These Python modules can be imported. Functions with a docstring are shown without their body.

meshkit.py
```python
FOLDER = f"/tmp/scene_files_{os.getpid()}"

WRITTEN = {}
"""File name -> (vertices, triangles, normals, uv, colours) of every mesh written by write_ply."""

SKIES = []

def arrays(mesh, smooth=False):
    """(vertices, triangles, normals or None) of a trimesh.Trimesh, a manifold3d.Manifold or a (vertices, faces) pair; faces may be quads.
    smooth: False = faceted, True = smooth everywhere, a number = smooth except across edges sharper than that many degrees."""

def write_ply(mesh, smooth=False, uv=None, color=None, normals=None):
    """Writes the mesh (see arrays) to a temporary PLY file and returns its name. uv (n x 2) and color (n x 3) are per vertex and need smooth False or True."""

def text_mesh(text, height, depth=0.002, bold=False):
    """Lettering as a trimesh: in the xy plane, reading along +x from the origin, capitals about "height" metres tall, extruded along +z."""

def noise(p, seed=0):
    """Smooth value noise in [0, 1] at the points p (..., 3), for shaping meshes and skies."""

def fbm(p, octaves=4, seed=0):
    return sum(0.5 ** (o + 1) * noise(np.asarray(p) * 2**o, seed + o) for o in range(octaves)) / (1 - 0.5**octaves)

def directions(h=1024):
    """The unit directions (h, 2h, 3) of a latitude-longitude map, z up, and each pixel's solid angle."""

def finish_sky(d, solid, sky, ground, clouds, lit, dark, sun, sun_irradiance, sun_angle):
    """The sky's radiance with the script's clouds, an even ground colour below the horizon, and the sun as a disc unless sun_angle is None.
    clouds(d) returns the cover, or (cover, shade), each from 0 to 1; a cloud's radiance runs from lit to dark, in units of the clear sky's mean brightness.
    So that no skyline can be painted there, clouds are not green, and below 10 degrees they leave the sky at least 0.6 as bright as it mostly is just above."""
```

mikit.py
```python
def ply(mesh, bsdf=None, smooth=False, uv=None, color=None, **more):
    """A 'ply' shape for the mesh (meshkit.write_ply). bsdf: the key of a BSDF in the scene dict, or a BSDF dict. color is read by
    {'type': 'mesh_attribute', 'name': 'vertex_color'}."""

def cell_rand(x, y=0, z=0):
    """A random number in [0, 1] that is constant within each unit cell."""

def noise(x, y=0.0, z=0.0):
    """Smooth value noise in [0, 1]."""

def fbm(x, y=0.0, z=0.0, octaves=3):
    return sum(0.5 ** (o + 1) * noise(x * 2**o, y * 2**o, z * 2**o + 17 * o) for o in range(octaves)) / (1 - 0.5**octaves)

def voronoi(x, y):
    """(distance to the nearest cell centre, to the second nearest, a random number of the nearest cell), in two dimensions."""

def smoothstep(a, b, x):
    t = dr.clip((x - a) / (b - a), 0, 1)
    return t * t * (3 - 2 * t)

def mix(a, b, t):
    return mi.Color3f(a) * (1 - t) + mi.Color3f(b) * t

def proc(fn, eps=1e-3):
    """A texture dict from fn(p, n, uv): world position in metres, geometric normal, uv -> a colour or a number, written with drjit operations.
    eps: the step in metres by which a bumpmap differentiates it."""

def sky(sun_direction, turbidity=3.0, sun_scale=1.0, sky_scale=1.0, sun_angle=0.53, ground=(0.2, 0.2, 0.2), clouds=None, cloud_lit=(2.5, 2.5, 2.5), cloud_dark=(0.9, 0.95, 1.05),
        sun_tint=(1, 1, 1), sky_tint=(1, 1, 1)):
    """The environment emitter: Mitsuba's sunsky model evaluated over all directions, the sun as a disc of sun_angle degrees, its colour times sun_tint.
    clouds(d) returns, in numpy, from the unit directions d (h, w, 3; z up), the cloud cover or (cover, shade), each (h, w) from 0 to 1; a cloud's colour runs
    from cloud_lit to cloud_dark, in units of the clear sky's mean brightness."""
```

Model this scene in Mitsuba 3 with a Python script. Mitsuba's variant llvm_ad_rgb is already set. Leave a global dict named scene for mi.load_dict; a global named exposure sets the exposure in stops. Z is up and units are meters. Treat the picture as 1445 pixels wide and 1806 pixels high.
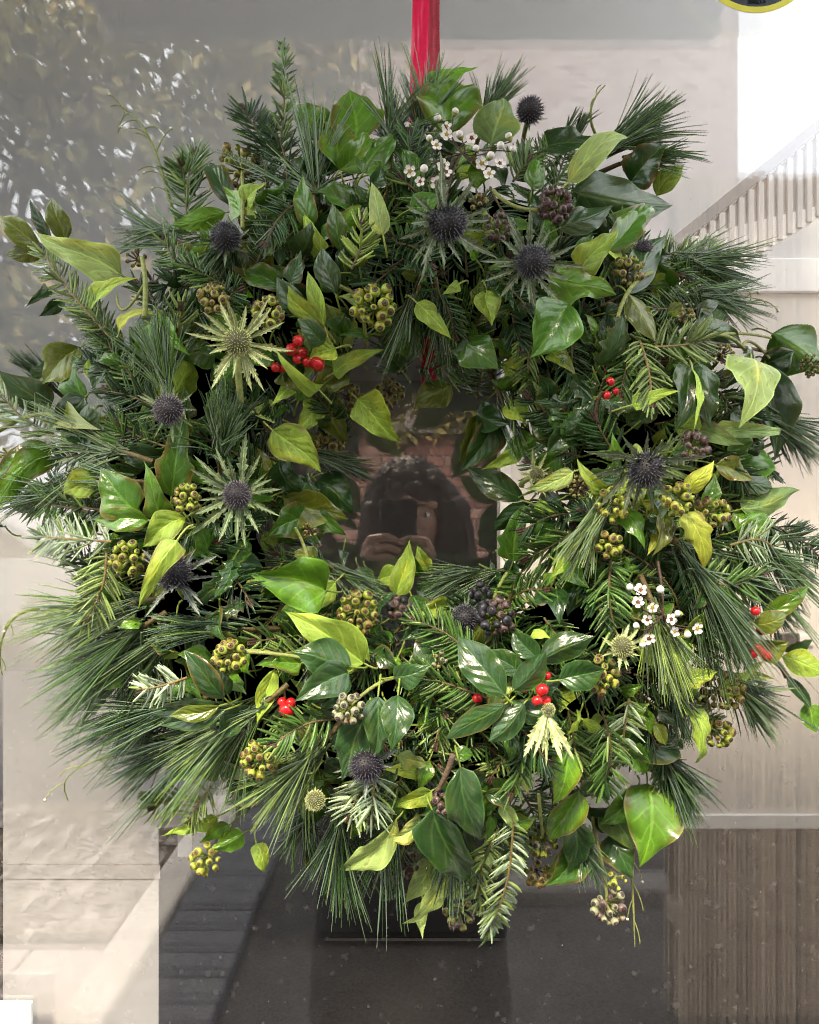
import math
import numpy as np, trimesh, manifold3d as m3
import drjit as dr
import mitsuba as mi
import mikit, meshkit
from mikit import proc, noise, fbm, cell_rand, smoothstep, mix

T = mi.ScalarTransform4f
scene, labels = {}, {}
# ------------------------------------------------------------------ camera, sky, exposure
CAM_Y, CAM_Z = -0.78, 1.45
scene['camera'] = {'type': 'perspective', 'fov': 53.13, 'fov_axis': 'x', 'near_clip': 0.01, 'far_clip': 400.0,
                   'to_world': T().look_at(origin=[0, CAM_Y, CAM_Z], target=[0, 0, CAM_Z], up=[0, 0, 1])}


def overcast(d):
    n = meshkit.fbm(d * 3.0 + 5.0, 4)
    return np.ones(d.shape[:2]), np.clip(0.80 - 0.85 * np.clip(d[..., 2], 0, 1) + (n - 0.5) * 0.9, 0, 1)


scene['sky_light'] = mikit.sky([-0.22, -0.75, 0.88], turbidity=3, sun_scale=0.3, sun_angle=10, clouds=overcast)
exposure = 4.2

R = np.random.default_rng(20241)
U = lambda a, b: float(R.uniform(a, b))


# ------------------------------------------------------------------ helpers
def key_for(name, parent=None):
    base = f'{parent}__{name}' if parent else name
    if base not in USED:
        USED.add(base)
        return base
    i = 1
    while f'{base}_{i:03d}' in USED:
        i += 1
    USED.add(f'{base}_{i:03d}')
    return f'{base}_{i:03d}'


USED = set()


def thing(name, label, category=None, group=None, parent=None, kind=None):
    k = key_for(name, parent)
    tag(k, label, category, group, kind)
    return k


def tag(k, label=None, category=None, group=None, kind=None):
    d = {a: b for a, b in (('label', label), ('category', category), ('group', group), ('kind', kind)) if b}
    if d:
        labels[k] = d
    return k


def put(name, shape, parent=None, to_world=None, label=None, category=None, kind=None, group=None):
    k = key_for(name, parent)
    scene[k] = dict(shape) if to_world is None else {**shape, 'to_world': to_world}
    return tag(k, label, category, group, kind)


def xf(M):
    return T(np.asarray(M, float).tolist())


def frame(o, z, up=(0, 0, 1), s=1.0, spin=0.0):
    """matrix that takes +z to the direction z at o, scaled by s"""
    z = np.asarray(z, float) / np.linalg.norm(z)
    u = np.asarray(up, float)
    if abs(u @ z) > 0.98:
        u = np.array([1.0, 0, 0])
    x = np.cross(u, z); x /= np.linalg.norm(x)
    y = np.cross(z, x)
    c, sn = math.cos(spin), math.sin(spin)
    M = np.eye(4)
    M[:3, 0], M[:3, 1], M[:3, 2], M[:3, 3] = (c * x + sn * y) * s, (c * y - sn * x) * s, z * s, o
    return M


F_ = 1445.0


def at(px, py, y):
    """point of the plane at depth y that the photograph shows at pixel px, py"""
    d = y - CAM_Y
    return np.array([(px - 722.5) / F_ * d, y, CAM_Z - (py - 903.0) / F_ * d])


def deep(px, py):
    """depth of the wreath's outer surface: a flattened ring"""
    r = math.hypot(px - 728, py - 868)
    if r < 385:
        q = min(1.0, max(0.0, (385 - r) / 245))
        return -0.150 + 0.105 * q ** 1.35
    t = (r - 385) / 265
    return -0.045 - 0.105 * math.sqrt(max(0.0, 1 - t * t))


def box(sx, sy, sz, c=(0, 0, 0), bevel=0.0):
    if bevel:
        b = bevel
        h = np.array([sx, sy, sz]) / 2
        pts = []
        for s in np.array(np.meshgrid([-1, 1], [-1, 1], [-1, 1])).T.reshape(-1, 3):
            for a in range(3):
                q = s * (h - b); q[a] = s[a] * h[a]; pts.append(q)
        m = trimesh.convex.convex_hull(np.array(pts))
    else:
        m = trimesh.creation.box((sx, sy, sz))
    m.apply_translation(c)
    return m


def tube(P, r0, r1=None, n=6, cap=True):
    """(V, F, uv) of a tapered tube along the points P"""
    P = np.asarray(P, float)
    r1 = r0 if r1 is None else r1
    k = len(P)
    tan = np.gradient(P, axis=0)
    tan /= np.linalg.norm(tan, axis=1, keepdims=True) + 1e-12
    ref = np.array([0, 0, 1.0]) if abs(tan[:, 2].mean()) < 0.8 else np.array([1.0, 0, 0])
    x = np.cross(tan, ref); x /= np.linalg.norm(x, axis=1, keepdims=True) + 1e-12
    y = np.cross(tan, x)
    a = np.arange(n) / n * 2 * np.pi
    r = np.linspace(r0, r1, k)[:, None, None]
    V = P[:, None] + r * (np.cos(a)[None, :, None] * x[:, None] + np.sin(a)[None, :, None] * y[:, None])
    V = V.reshape(-1, 3)
    i, j = np.meshgrid(np.arange(k - 1), np.arange(n), indexing='ij')
    q = np.stack([i * n + j, i * n + (j + 1) % n, (i + 1) * n + (j + 1) % n, (i + 1) * n + j], -1).reshape(-1, 4)
    F = np.vstack([q[:, [0, 2, 1]], q[:, [0, 3, 2]]])
    uv = np.stack([np.repeat(np.linspace(0, .999, k), n), np.tile(np.arange(n) / n, k)], 1)
    if cap:
        V = np.vstack([V, P[:1], P[-1:]])
        uv = np.vstack([uv, [[0, .5]], [[.999, .5]]])
        j = np.arange(n)
        F = np.vstack([F, np.stack([j * 0 + k * n, j, (j + 1) % n], 1), np.stack([j * 0 + k * n + 1, (k - 1) * n + (j + 1) % n, (k - 1) * n + j], 1)])
    return V, F, uv


def join(parts):
    V, F, W, o = [], [], [], 0
    for v, f, w in parts:
        V.append(v); F.append(f + o); W.append(w); o += len(v)
    return np.vstack(V), np.vstack(F), np.vstack(W)


def curve(*pts, n=10):
    """smooth curve through the given points"""
    from scipy.interpolate import CubicSpline, interp1d
    P = np.array(pts, float)
    if len(P) == 2:
        return P[0] + (P[1] - P[0]) * np.linspace(0, 1, n)[:, None]
    t = np.r_[0, np.cumsum(np.linalg.norm(np.diff(P, axis=0), axis=1))]
    return CubicSpline(t, P)(np.linspace(0, t[-1], n))


def shape(vfw, bsdf, smooth=True):
    return mikit.ply((vfw[0], vfw[1]), bsdf, smooth=smooth, uv=vfw[2])


def rgb(*c):
    return {'type': 'rgb', 'value': list(c)}


def two(a, b=None):
    return {'type': 'twosided', 'a': a, **({'b': b} if b else {})}


def prism(poly, y0, y1):
    import shapely.geometry as sg
    m_ = trimesh.creation.extrude_polygon(sg.Polygon(poly), y1 - y0, engine='earcut')
    v = m_.vertices.copy()
    m_.vertices = np.stack([v[:, 0], y0 + v[:, 2], v[:, 1]], 1)
    m_.fix_normals()
    return m_


# ------------------------------------------------------------------ materials
def pal(k, cols):
    c = mi.Color3f(cols[0])
    for i, q in enumerate(cols[1:], 1):
        c = dr.select(k > i - 0.5, mi.Color3f(q), c)
    return c


LEAF = [(.020, .060, .013), (.050, .135, .014), (.092, .225, .016), (.250, .385, .050), (.300, .420, .120), (.105, .145, .016), (.330, .400, .045), (.028, .074, .022), (.15, .25, .07)]
LEAF_BACK = [(.10, .17, .05), (.13, .23, .06), (.19, .30, .07), (.26, .38, .08), (.29, .40, .15), (.14, .19, .05), (.42, .40, .08), (.11, .18, .07), (.18, .27, .11)]


def leaf_look(cols, contrast):
    def fn(p, n, uv):
        k = dr.floor(uv.x)
        u, w = uv.x - k, dr.floor(uv.y)
        v = (uv.y - w) * 2 - 1
        var = w / 16.0
        a = dr.abs(v)
        base = pal(k, cols) * (0.78 + 0.5 * var)
        mot = fbm(u * 5 + w * 7, v * 2.5 + k * 3, 0, 3)
        base = base * (0.72 + 0.56 * mot)
        base = mix(base, base * mi.Color3f(1.45, 1.15, 0.6), smoothstep(.62, .8, noise(u * 2.3 + w * 3, v * 1.4, 5.0)) * .6)
        base = mix(base, mi.Color3f(.13, .075, .025), smoothstep(.72, .98, a + .35 * (noise(u * 7 + w * 3, v * 2, 6.0) - .5)) * smoothstep(.55, .75, noise(w * 3.7, k, 2.0)) * .7)
        mid = smoothstep(.075, .02, a)
        s = u * (4.6 + w * .1) - a * (1.5 + w * .05) + .2 * (v > 0) + .55 * noise(u * 3 + w, v * 2.4, 2.0)
        fr = dr.abs(s - dr.floor(s) - .5)
        side = smoothstep(.11, .03, fr) * smoothstep(1.0, .55, a)
        s2 = u * 15 + a * 4 + noise(u * 9, v * 6, w)
        net = smoothstep(.12, .04, dr.abs(s2 - dr.floor(s2) - .5)) * .3
        rim = smoothstep(.90, .985, a) * .9
        vein = dr.minimum(1, mid + side * (.30 + .35 * noise(u * 2 + w, v * 2, 4.0)) + net * .3 + rim)
        light = base * contrast + mi.Color3f(.02, .03, .01) * contrast
        col = mix(base, light, vein * .62)
        spot = smoothstep(.80, .86, noise(u * 17 + w * 5, v * 9, 3.0)) * .35
        return mix(col, mi.Color3f(.10, .07, .02), spot * (k > 1.5))
    return fn


def leaf_bump(p, n, uv):
    k = dr.floor(uv.x)
    u, w = uv.x - k, dr.floor(uv.y)
    v = (uv.y - w) * 2 - 1
    a = dr.abs(v)
    s = u * (4.6 + w * .1) - a * (1.5 + w * .05) + .2 * (v > 0) + .55 * noise(u * 3 + w, v * 2.4, 2.0)
    fr = dr.abs(s - dr.floor(s) - .5) * 2
    return fr * .55 * smoothstep(1.0, .7, a) - smoothstep(.10, .0, a) * .6 + fbm(u * 12 + w, v * 7, 1.0, 2) * .35


front_tex, back_tex = proc(leaf_look(LEAF, 1.75)), proc(leaf_look(LEAF_BACK, 1.3))
bump_tex = proc(leaf_bump, 4e-4)


def leaf_side(tex, rough, spec, scale):
    return {'type': 'bumpmap', 'arbitrary': bump_tex, 'scale': scale,
            'bsdf': {'type': 'principled', 'base_color': tex, 'roughness': rough, 'specular': spec}}


scene['leaf_gloss'] = two(leaf_side(front_tex, .26, .6, .0005), leaf_side(back_tex, .55, .3, .0008))
scene['leaf_matte'] = two(leaf_side(front_tex, .5, .35, .0007), leaf_side(back_tex, .55, .3, .0008))

NEEDLE = [(.019, .054, .014), (.056, .122, .022), (.145, .215, .055), (.28, .38, .235), (.19, .28, .045), (.052, .100, .034)]


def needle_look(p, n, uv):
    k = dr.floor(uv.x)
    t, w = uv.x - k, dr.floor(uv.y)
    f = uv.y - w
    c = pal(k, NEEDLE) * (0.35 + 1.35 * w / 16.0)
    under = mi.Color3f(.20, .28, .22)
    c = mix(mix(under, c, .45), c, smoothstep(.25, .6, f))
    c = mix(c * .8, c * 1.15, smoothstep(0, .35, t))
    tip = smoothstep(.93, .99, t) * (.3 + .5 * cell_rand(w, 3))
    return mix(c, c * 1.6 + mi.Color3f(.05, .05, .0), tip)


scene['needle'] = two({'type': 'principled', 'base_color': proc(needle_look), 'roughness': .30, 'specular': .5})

STEM = [(.20, .26, .06), (.11, .085, .03), (.055, .03, .018), (.24, .28, .08), (.22, .165, .055), (.12, .085, .06)]


def stem_look(p, n, uv):
    k = dr.floor(uv.x)
    c = pal(k, STEM)
    m_ = fbm(p.x * 350, p.y * 350, p.z * 350, 3)
    return c * (.6 + .8 * m_)


scene['stem'] = two({'type': 'bumpmap', 'arbitrary': proc(lambda p, n, uv: fbm(p.x * 700, p.y * 700, p.z * 700, 2), 3e-4), 'scale': .0006,
                     'bsdf': {'type': 'principled', 'base_color': proc(stem_look), 'roughness': .6}})

BERRY = [(.290, .370, .050), (.285, .285, .075), (.130, .095, .088), (.036, .038, .052), (.260, .280, .170), (.36, .42, .06)]
CROWN = [(.085, .055, .025), (.10, .055, .022), (.040, .024, .022), (.012, .012, .018), (.060, .048, .045), (.13, .10, .03)]


def berry_look(p, n, uv):
    k = dr.floor(uv.x)
    t, w = uv.x - k, dr.floor(uv.y)
    m_ = fbm(p.x * 420, p.y * 420, p.z * 420, 3)
    body = pal(k, BERRY) * (.6 + .75 * m_)
    body = mix(body, body * mi.Color3f(.75, .5, .5), smoothstep(.5, .7, noise(p.x * 160, p.y * 160, p.z * 160)) * .75)
    crown = pal(k, CROWN) * (.6 + .8 * m_)
    c = mix(body, crown, smoothstep(.755, .79, t))
    ring = smoothstep(.735, .765, t) * smoothstep(.81, .785, t)
    c = mix(c, crown * .35, ring * .8)
    return mix(c, crown * .3, smoothstep(.90, .95, t))


scene['berry'] = {'type': 'principled', 'base_color': proc(berry_look), 'roughness': .42, 'specular': .45}
scene['red_berry'] = {'type': 'principled', 'base_color': proc(lambda p, n, uv: mix((.010, .006, .004), mix((.40, .004, .008), (.54, .008, .012), fbm(p.x * 130, p.y * 130, p.z * 130, 2)), smoothstep(.03, .07, 1 - uv.x))),
                      'roughness': .16, 'specular': .6, 'clearcoat': .5}

HEAD = [(.062, .064, .082), (.115, .102, .130), (.38, .42, .18), (.052, .045, .070)]
BRACT = [(.165, .225, .130), (.180, .255, .120), (.38, .45, .20), (.150, .180, .155)]


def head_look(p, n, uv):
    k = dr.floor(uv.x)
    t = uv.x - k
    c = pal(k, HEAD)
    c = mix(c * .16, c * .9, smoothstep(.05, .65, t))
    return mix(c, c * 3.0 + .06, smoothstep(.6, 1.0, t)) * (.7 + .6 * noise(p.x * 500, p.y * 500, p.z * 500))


def bract_look(p, n, uv):
    k = dr.floor(uv.x)
    u, w = uv.x - k, dr.floor(uv.y)
    a = dr.abs((uv.y - w) * 2 - 1)
    c = pal(k, BRACT) * (.65 + .6 * fbm(u * 6 + w, a * 3, w, 2))
    c = mix(c * .85, c * 1.9 + .03, smoothstep(.20, .04, a) * .9)
    c = mix(c, c * 1.5 + .03, smoothstep(.75, 1.0, a) * .6)
    return mix(mix(c * 1.25, c, .5), c, smoothstep(0, .4, u))


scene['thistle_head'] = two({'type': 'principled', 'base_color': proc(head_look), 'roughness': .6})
scene['bract'] = two({'type': 'principled', 'base_color': proc(bract_look), 'roughness': .5})

FLOWER = [(.80, .78, .72), (.30, .36, .10), (.36, .27, .06), (.13, .045, .03)]
scene['flower'] = two({'type': 'principled', 'base_color': proc(lambda p, n, uv: pal(dr.floor(uv.x), FLOWER) * (.82 + .3 * noise(p.x * 600, p.y * 600, p.z * 600))), 'roughness': .5})
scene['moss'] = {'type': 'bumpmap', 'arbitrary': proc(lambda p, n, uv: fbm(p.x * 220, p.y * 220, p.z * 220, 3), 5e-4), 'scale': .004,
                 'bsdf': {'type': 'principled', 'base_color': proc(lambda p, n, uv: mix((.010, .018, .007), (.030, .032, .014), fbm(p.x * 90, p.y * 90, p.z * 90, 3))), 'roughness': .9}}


def ribbon_look(p, n, uv):
    weave = noise(p.x * 2600, 1.0, p.z * 900)
    return mi.Color3f(.74, .008, .075) * (.8 + .35 * weave)


scene['ribbon_satin'] = two({'type': 'principled', 'base_color': proc(ribbon_look), 'roughness': .42, 'specular': .5, 'sheen': .5})

scene['ribbon_back'] = two({'type': 'principled', 'base_color': proc(lambda p, n, uv: mi.Color3f(.46, .05, .085) * (.75 + .5 * noise(p.x * 2600, 1.0, p.z * 900))), 'roughness': .6})

# ------------------------------------------------------------------ the door and the room behind it
scene['pane_glass'] = {'type': 'thindielectric', 'int_ior': 1.74}


def painted(col, rough=.5, amp=.08, freq=9.0, spec=.3):
    c = mi.Color3f(*col) if False else tuple(col)
    return {'type': 'principled', 'roughness': rough, 'specular': spec,
            'base_color': proc(lambda p, n, uv: mi.Color3f(c) * (1 - amp + 2 * amp * fbm(p.x * freq, p.y * freq, p.z * freq, 3)))}


scene['white_paint'] = painted((.78, .78, .77), .45, .03)
scene['frame_paint'] = painted((.72, .72, .70), .35, .04)
scene['beige_paint'] = painted((.65, .615, .57), .6, .04)
scene['grey_paint'] = painted((.27, .27, .28), .5, .06)
scene['soffit_paint'] = painted((.20, .205, .20), .6, .06)
scene['black_plastic'] = painted((.018, .018, .02), .35, .1)
scene['dark_paint'] = painted((.42, .415, .41), .6, .15)
scene['carpet'] = {'type': 'principled', 'roughness': .95, 'specular': .1,
                   'base_color': proc(lambda p, n, uv: mix((.030, .027, .025), (.072, .066, .062), fbm(p.x * 160, p.y * 160, p.z * 160, 3)) * (.7 + .6 * fbm(p.x * 5, p.y * 5, 0, 3)))}

door = thing('glass_door', 'tall double glazed glass door that the wreath hangs on', 'door')
PW, Z0, Z1 = .64, .22, 2.44
for y, nm in ((0.0, 'pane'), (0.020, 'pane')):
    put(nm, mikit.ply(([[-PW, y, Z0], [PW, y, Z0], [PW, y, Z1], [-PW, y, Z1]], [[0, 1, 2], [0, 2, 3]]), 'pane_glass'), door)
for x in (-1, 1):
    put('stile', mikit.ply(box(.11, .05, 2.46, (x * (PW + .05), .012, 1.28), .004), 'frame_paint'), door)
put('bottom_rail', mikit.ply(box(2 * PW - .004, .05, .19, (0, .012, .125), .004), 'frame_paint'), door)
put('top_rail', mikit.ply(box(2 * PW - .004, .05, .10, (0, .012, 2.49), .004), 'frame_paint'), door)

# dust on the outer face of the pane: small irregular flecks, a third of a millimetre thick
scene['dust'] = {'type': 'mask', 'opacity': proc(lambda p, n, uv: .22 * smoothstep(1.0, .1, uv.x) * smoothstep(.3, .7, fbm(p.x * 900, p.z * 900, 1.0, 3)) * (.3 + .7 * uv.y)), 'bsdf': two({'type': 'diffuse', 'reflectance': rgb(.55, .54, .52)})}
scene['grit'] = two({'type': 'diffuse', 'reflectance': rgb(.42, .41, .39)})


def flecks(n, r0, r1, lo, hi, y, seed):
    g = np.random.default_rng(seed)
    V, F, UV, o = [], [], [], 0
    for _ in range(n):
        m_ = 13
        f_ = g.random()
        UV.append(np.vstack([[[0, f_]], np.full((m_, 2), [1.0, f_])]))
        a = np.sort(g.uniform(0, 2 * np.pi, m_))
        a = np.arange(m_) / m_ * 2 * np.pi
        r = r0 + (r1 - r0) * g.random() ** 2.5
        rr = r * g.uniform(.45, 1.15, m_)
        cx, cz = g.uniform(lo[0], hi[0]), g.uniform(lo[1], hi[1])
        ring = np.stack([cx + rr * np.cos(a), np.full(m_, y), cz + rr * np.sin(a)], 1)
        V.append(np.vstack([[[cx, y - .0003, cz]], ring]))
        j = np.arange(m_)
        F.append(np.stack([j * 0, 1 + j, 1 + (j + 1) % m_], 1) + o)
        o += m_ + 1
    return np.vstack(V), np.vstack(F), np.vstack(UV)


put('dust_fleck', shape(flecks(620, .0014, .0052, (-.45, .9), (.45, 1.25), -.0004, 5), 'dust', False), door, kind='stuff')
put('grit_speck', shape(flecks(420, .0002, .0007, (-.45, .9), (.45, 1.98), -.0004, 6), 'grit', False), door, kind='stuff')

# house front round the door


def brick_tex(c1, c2, mortar, rot):
    def fn(p, n, uv):
        a = p.x if rot == 0 else p.y
        row = dr.floor(p.z / .075)
        x = a / .225 + .5 * (row - 2 * dr.floor(row / 2))
        fx, fz = x - dr.floor(x), p.z / .075 - row
        c = mix(c1, c2, cell_rand(dr.floor(x), row, 1)) * (.65 + .7 * fbm(p.x * 40, p.y * 40, p.z * 40, 3))
        edge = dr.maximum(smoothstep(.455, .475, dr.abs(fx - .5)), smoothstep(.40, .44, dr.abs(fz - .5)))
        return mix(c, mortar, edge)
    return fn


scene['house_brick'] = {'type': 'diffuse', 'reflectance': proc(brick_tex((.42, .27, .22), (.60, .44, .38), (.55, .50, .46), 0))}
scene['white_render'] = painted((.66, .65, .62), .8, .06)
ow = thing('house_front', 'pale rendered house front round the glass door', 'house')
put('wall', mikit.ply(trimesh.util.concatenate([box(3.4, .22, 3.9, (-.752 - 1.7, .10, 1.95)), box(3.4, .22, 3.9, (.752 + 1.7, .10, 1.95)), box(1.5, .22, 1.34, (0, .10, 3.23))]), 'white_render'), ow)
cn = thing('door_canopy', 'flat grey canopy above the door, seen mirrored along the top of the glass', 'canopy')
put('slab', mikit.ply(box(1.37, 1.02, .10, (.0, -.53, 2.585), .01), 'soffit_paint'), cn)
put('edge_trim', mikit.ply(box(1.39, .03, .13, (.0, -1.058, 2.58), .006), 'soffit_paint'), cn)

# the hall
put('hall_floor', mikit.ply(box(6, 6.2, .04, (0, 3.22, .01)), 'carpet'), kind='structure', label='dark carpeted floor of the hall behind the glass')
HW = thing('hall_wall', 'beige hall wall with a dark doorway, behind the glass', 'wall')
put('plaster', mikit.ply(box(2.4, .12, 2.40, (.45 + 1.2, 2.96, 1.23)), 'beige_paint'), HW)
put('skirting', mikit.ply(box(2.4, .018, .066, (.46 + 1.2, 2.889, .064), .004), 'frame_paint'), HW)
put('doorframe', mikit.ply(trimesh.util.concatenate([box(.05, .14, 2.36, (.43, 2.95, 1.21), .004), box(.05, .14, 2.36, (-.83, 2.95, 1.21), .004)]), 'frame_paint'), HW)
put('dark_room_wall', mikit.ply(trimesh.util.concatenate([box(.1, 2.4, 2.4, (.9, 4.25, 1.23)), box(.1, 2.4, 2.4, (-1.1, 4.25, 1.23)), box(2.2, .1, 2.4, (0, 5.4, 1.23))]), 'dark_paint'), HW)
scene['hall_grey'] = painted((.54, .55, .55), .6, .04)
GW = thing('grey_hall_wall', 'plain pale grey upper wall of the hall behind the top of the glass', 'wall')
put('plaster', mikit.ply(prism([(-2.95, .03), (-.85, .03), (-.85, 2.43), (2.9, 2.43), (2.9, 4.6), (-2.95, 4.6)], 2.902, 3.02), 'hall_grey'), GW)
LD = thing('stair_landing', 'white landing edge along the top of the beige hall wall', 'landing')
put('landing_slab', mikit.ply(box(5.9, 3.4, .14, (0, 4.74, 2.505)), 'white_paint'), LD)
put('landing_edge', mikit.ply(box(2.45, .03, .15, (.43 + 1.235, 2.884, 2.507), .004), 'white_paint'), LD)
SW = thing('hall_side_wall', 'pale side walls of the hall left and right behind the glass', 'wall')
put('left_side', mikit.ply(box(.1, 2.7, 4.6, (-2.98, 1.56, 2.3)), 'hall_grey'), SW)
put('right_side', mikit.ply(box(.1, 2.7, 2.2, (2.95, 1.56, 1.1)), 'white_paint'), SW)
put('ceiling', mikit.ply(box(4.45, 2.8, .1, (-.80, 1.6, 4.66)), 'hall_grey'), kind='structure', label='pale grey ceiling of the hall')
ST = thing('staircase', 'pale staircase rising to the right behind the glass', 'staircase')
ys = 2.25


a0, a1 = at(1180, 425, ys), at(1500, 165, ys)
b0, b1 = at(1180, 545, ys), at(1500, 350, ys)
put('handrail', mikit.ply(prism([(a0[0], a0[2]), (a1[0], a1[2]), (a1[0], a1[2] - .05), (a0[0], a0[2] - .05)], ys - .03, ys + .03), 'grey_paint'), ST)
put('balustrade_panel', mikit.ply(prism([(a0[0], a0[2] - .055), (a1[0], a1[2] - .055), (b1[0], b1[2]), (b0[0], b0[2])], ys - .012, ys + .012), 'stair_panel'), ST)
scene['stair_panel'] = painted((.46, .455, .45), .5, .03)
bx0 = a0[0] + .01
while bx0 < a1[0] - .02:
    f0 = (bx0 - a0[0]) / (a1[0] - a0[0])
    zt, zb = a0[2] + (a1[2] - a0[2]) * f0 - .057, b0[2] + (b1[2] - b0[2]) * f0 + .003
    put('baluster', mikit.ply(box(.022, .016, zt - zb, (bx0, ys - .0205, (zt + zb) / 2), .003), 'baluster_paint'), ST)
    bx0 += .0355
scene['baluster_paint'] = painted((.56, .555, .55), .5, .03)
put('string', mikit.ply(prism([(b0[0], b0[2] - .002), (b1[0], b1[2] - .002), (b1[0], 2.44), (b0[0], 2.44)], ys - .02, ys + .02), 'white_paint'), ST)
cb = thing('dark_cabinet', 'low dark cabinet standing in the hall behind the bottom of the glass', 'cabinet')
put('body', mikit.ply(box(.62, .45, .70, (.01, 2.13, .40), .006), 'black_plastic'), cb)
put('plinth', mikit.ply(box(.58, .40, .035, (.01, 2.13, .048)), 'dark_paint'), cb)
for x_ in (-.15, .17):
    put('door', mikit.ply(box(.30, .018, .66, (x_ , 1.894, .41), .004), 'black_plastic'), cb)
sw = thing('wall_switch', 'black switch box on the beige wall at the right edge', 'switch')
c = at(1388, 1128, 2.885)
put('case', mikit.ply(box(.11, .022, .055, c, .004), 'black_plastic'), sw)
put('plate', mikit.ply(box(.07, .010, .05, c + [.088, .006, -.004], .002), 'frame_paint'), sw)

# paper and tape on the inside of the pane
scene['paper'] = {'type': 'principled', 'roughness': .8, 'specular': .1, 'base_color': proc(lambda p, n, uv: mi.Color3f(.41, .412, .41) * (.88 + .24 * fbm(p.x * 6, p.z * 14, 1.0, 4)))}
scene['tape'] = {'type': 'principled', 'roughness': .4, 'base_color': proc(lambda p, n, uv: mi.Color3f(.385, .387, .385) * (.9 + .2 * fbm(p.x * 40, p.z * 60, 2.0, 3)))}
pa, pb = at(4, 1183, .023), at(279, 1830, .023)


def sheet(x0, x1, z0, z1, y, amp, seed, n=24, cut=None):
    xs, zs = np.meshgrid(np.linspace(x0, x1, n), np.linspace(z0, z1, n))
    yy = y + amp * meshkit.fbm(np.stack([xs * 6, zs * 6, xs * 0], -1), 3, seed)
    V = np.stack([xs, yy, zs], -1).reshape(-1, 3)
    i, j = np.meshgrid(np.arange(n - 1), np.arange(n - 1), indexing='ij')
    q = np.stack([i * n + j, i * n + j + 1, (i + 1) * n + j + 1, (i + 1) * n + j], -1).reshape(-1, 4)
    lo = len(V)
    W = V + [0, .0004, 0]
    return np.vstack([V, W]), np.vstack([q, q[:, ::-1] + lo])


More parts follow.
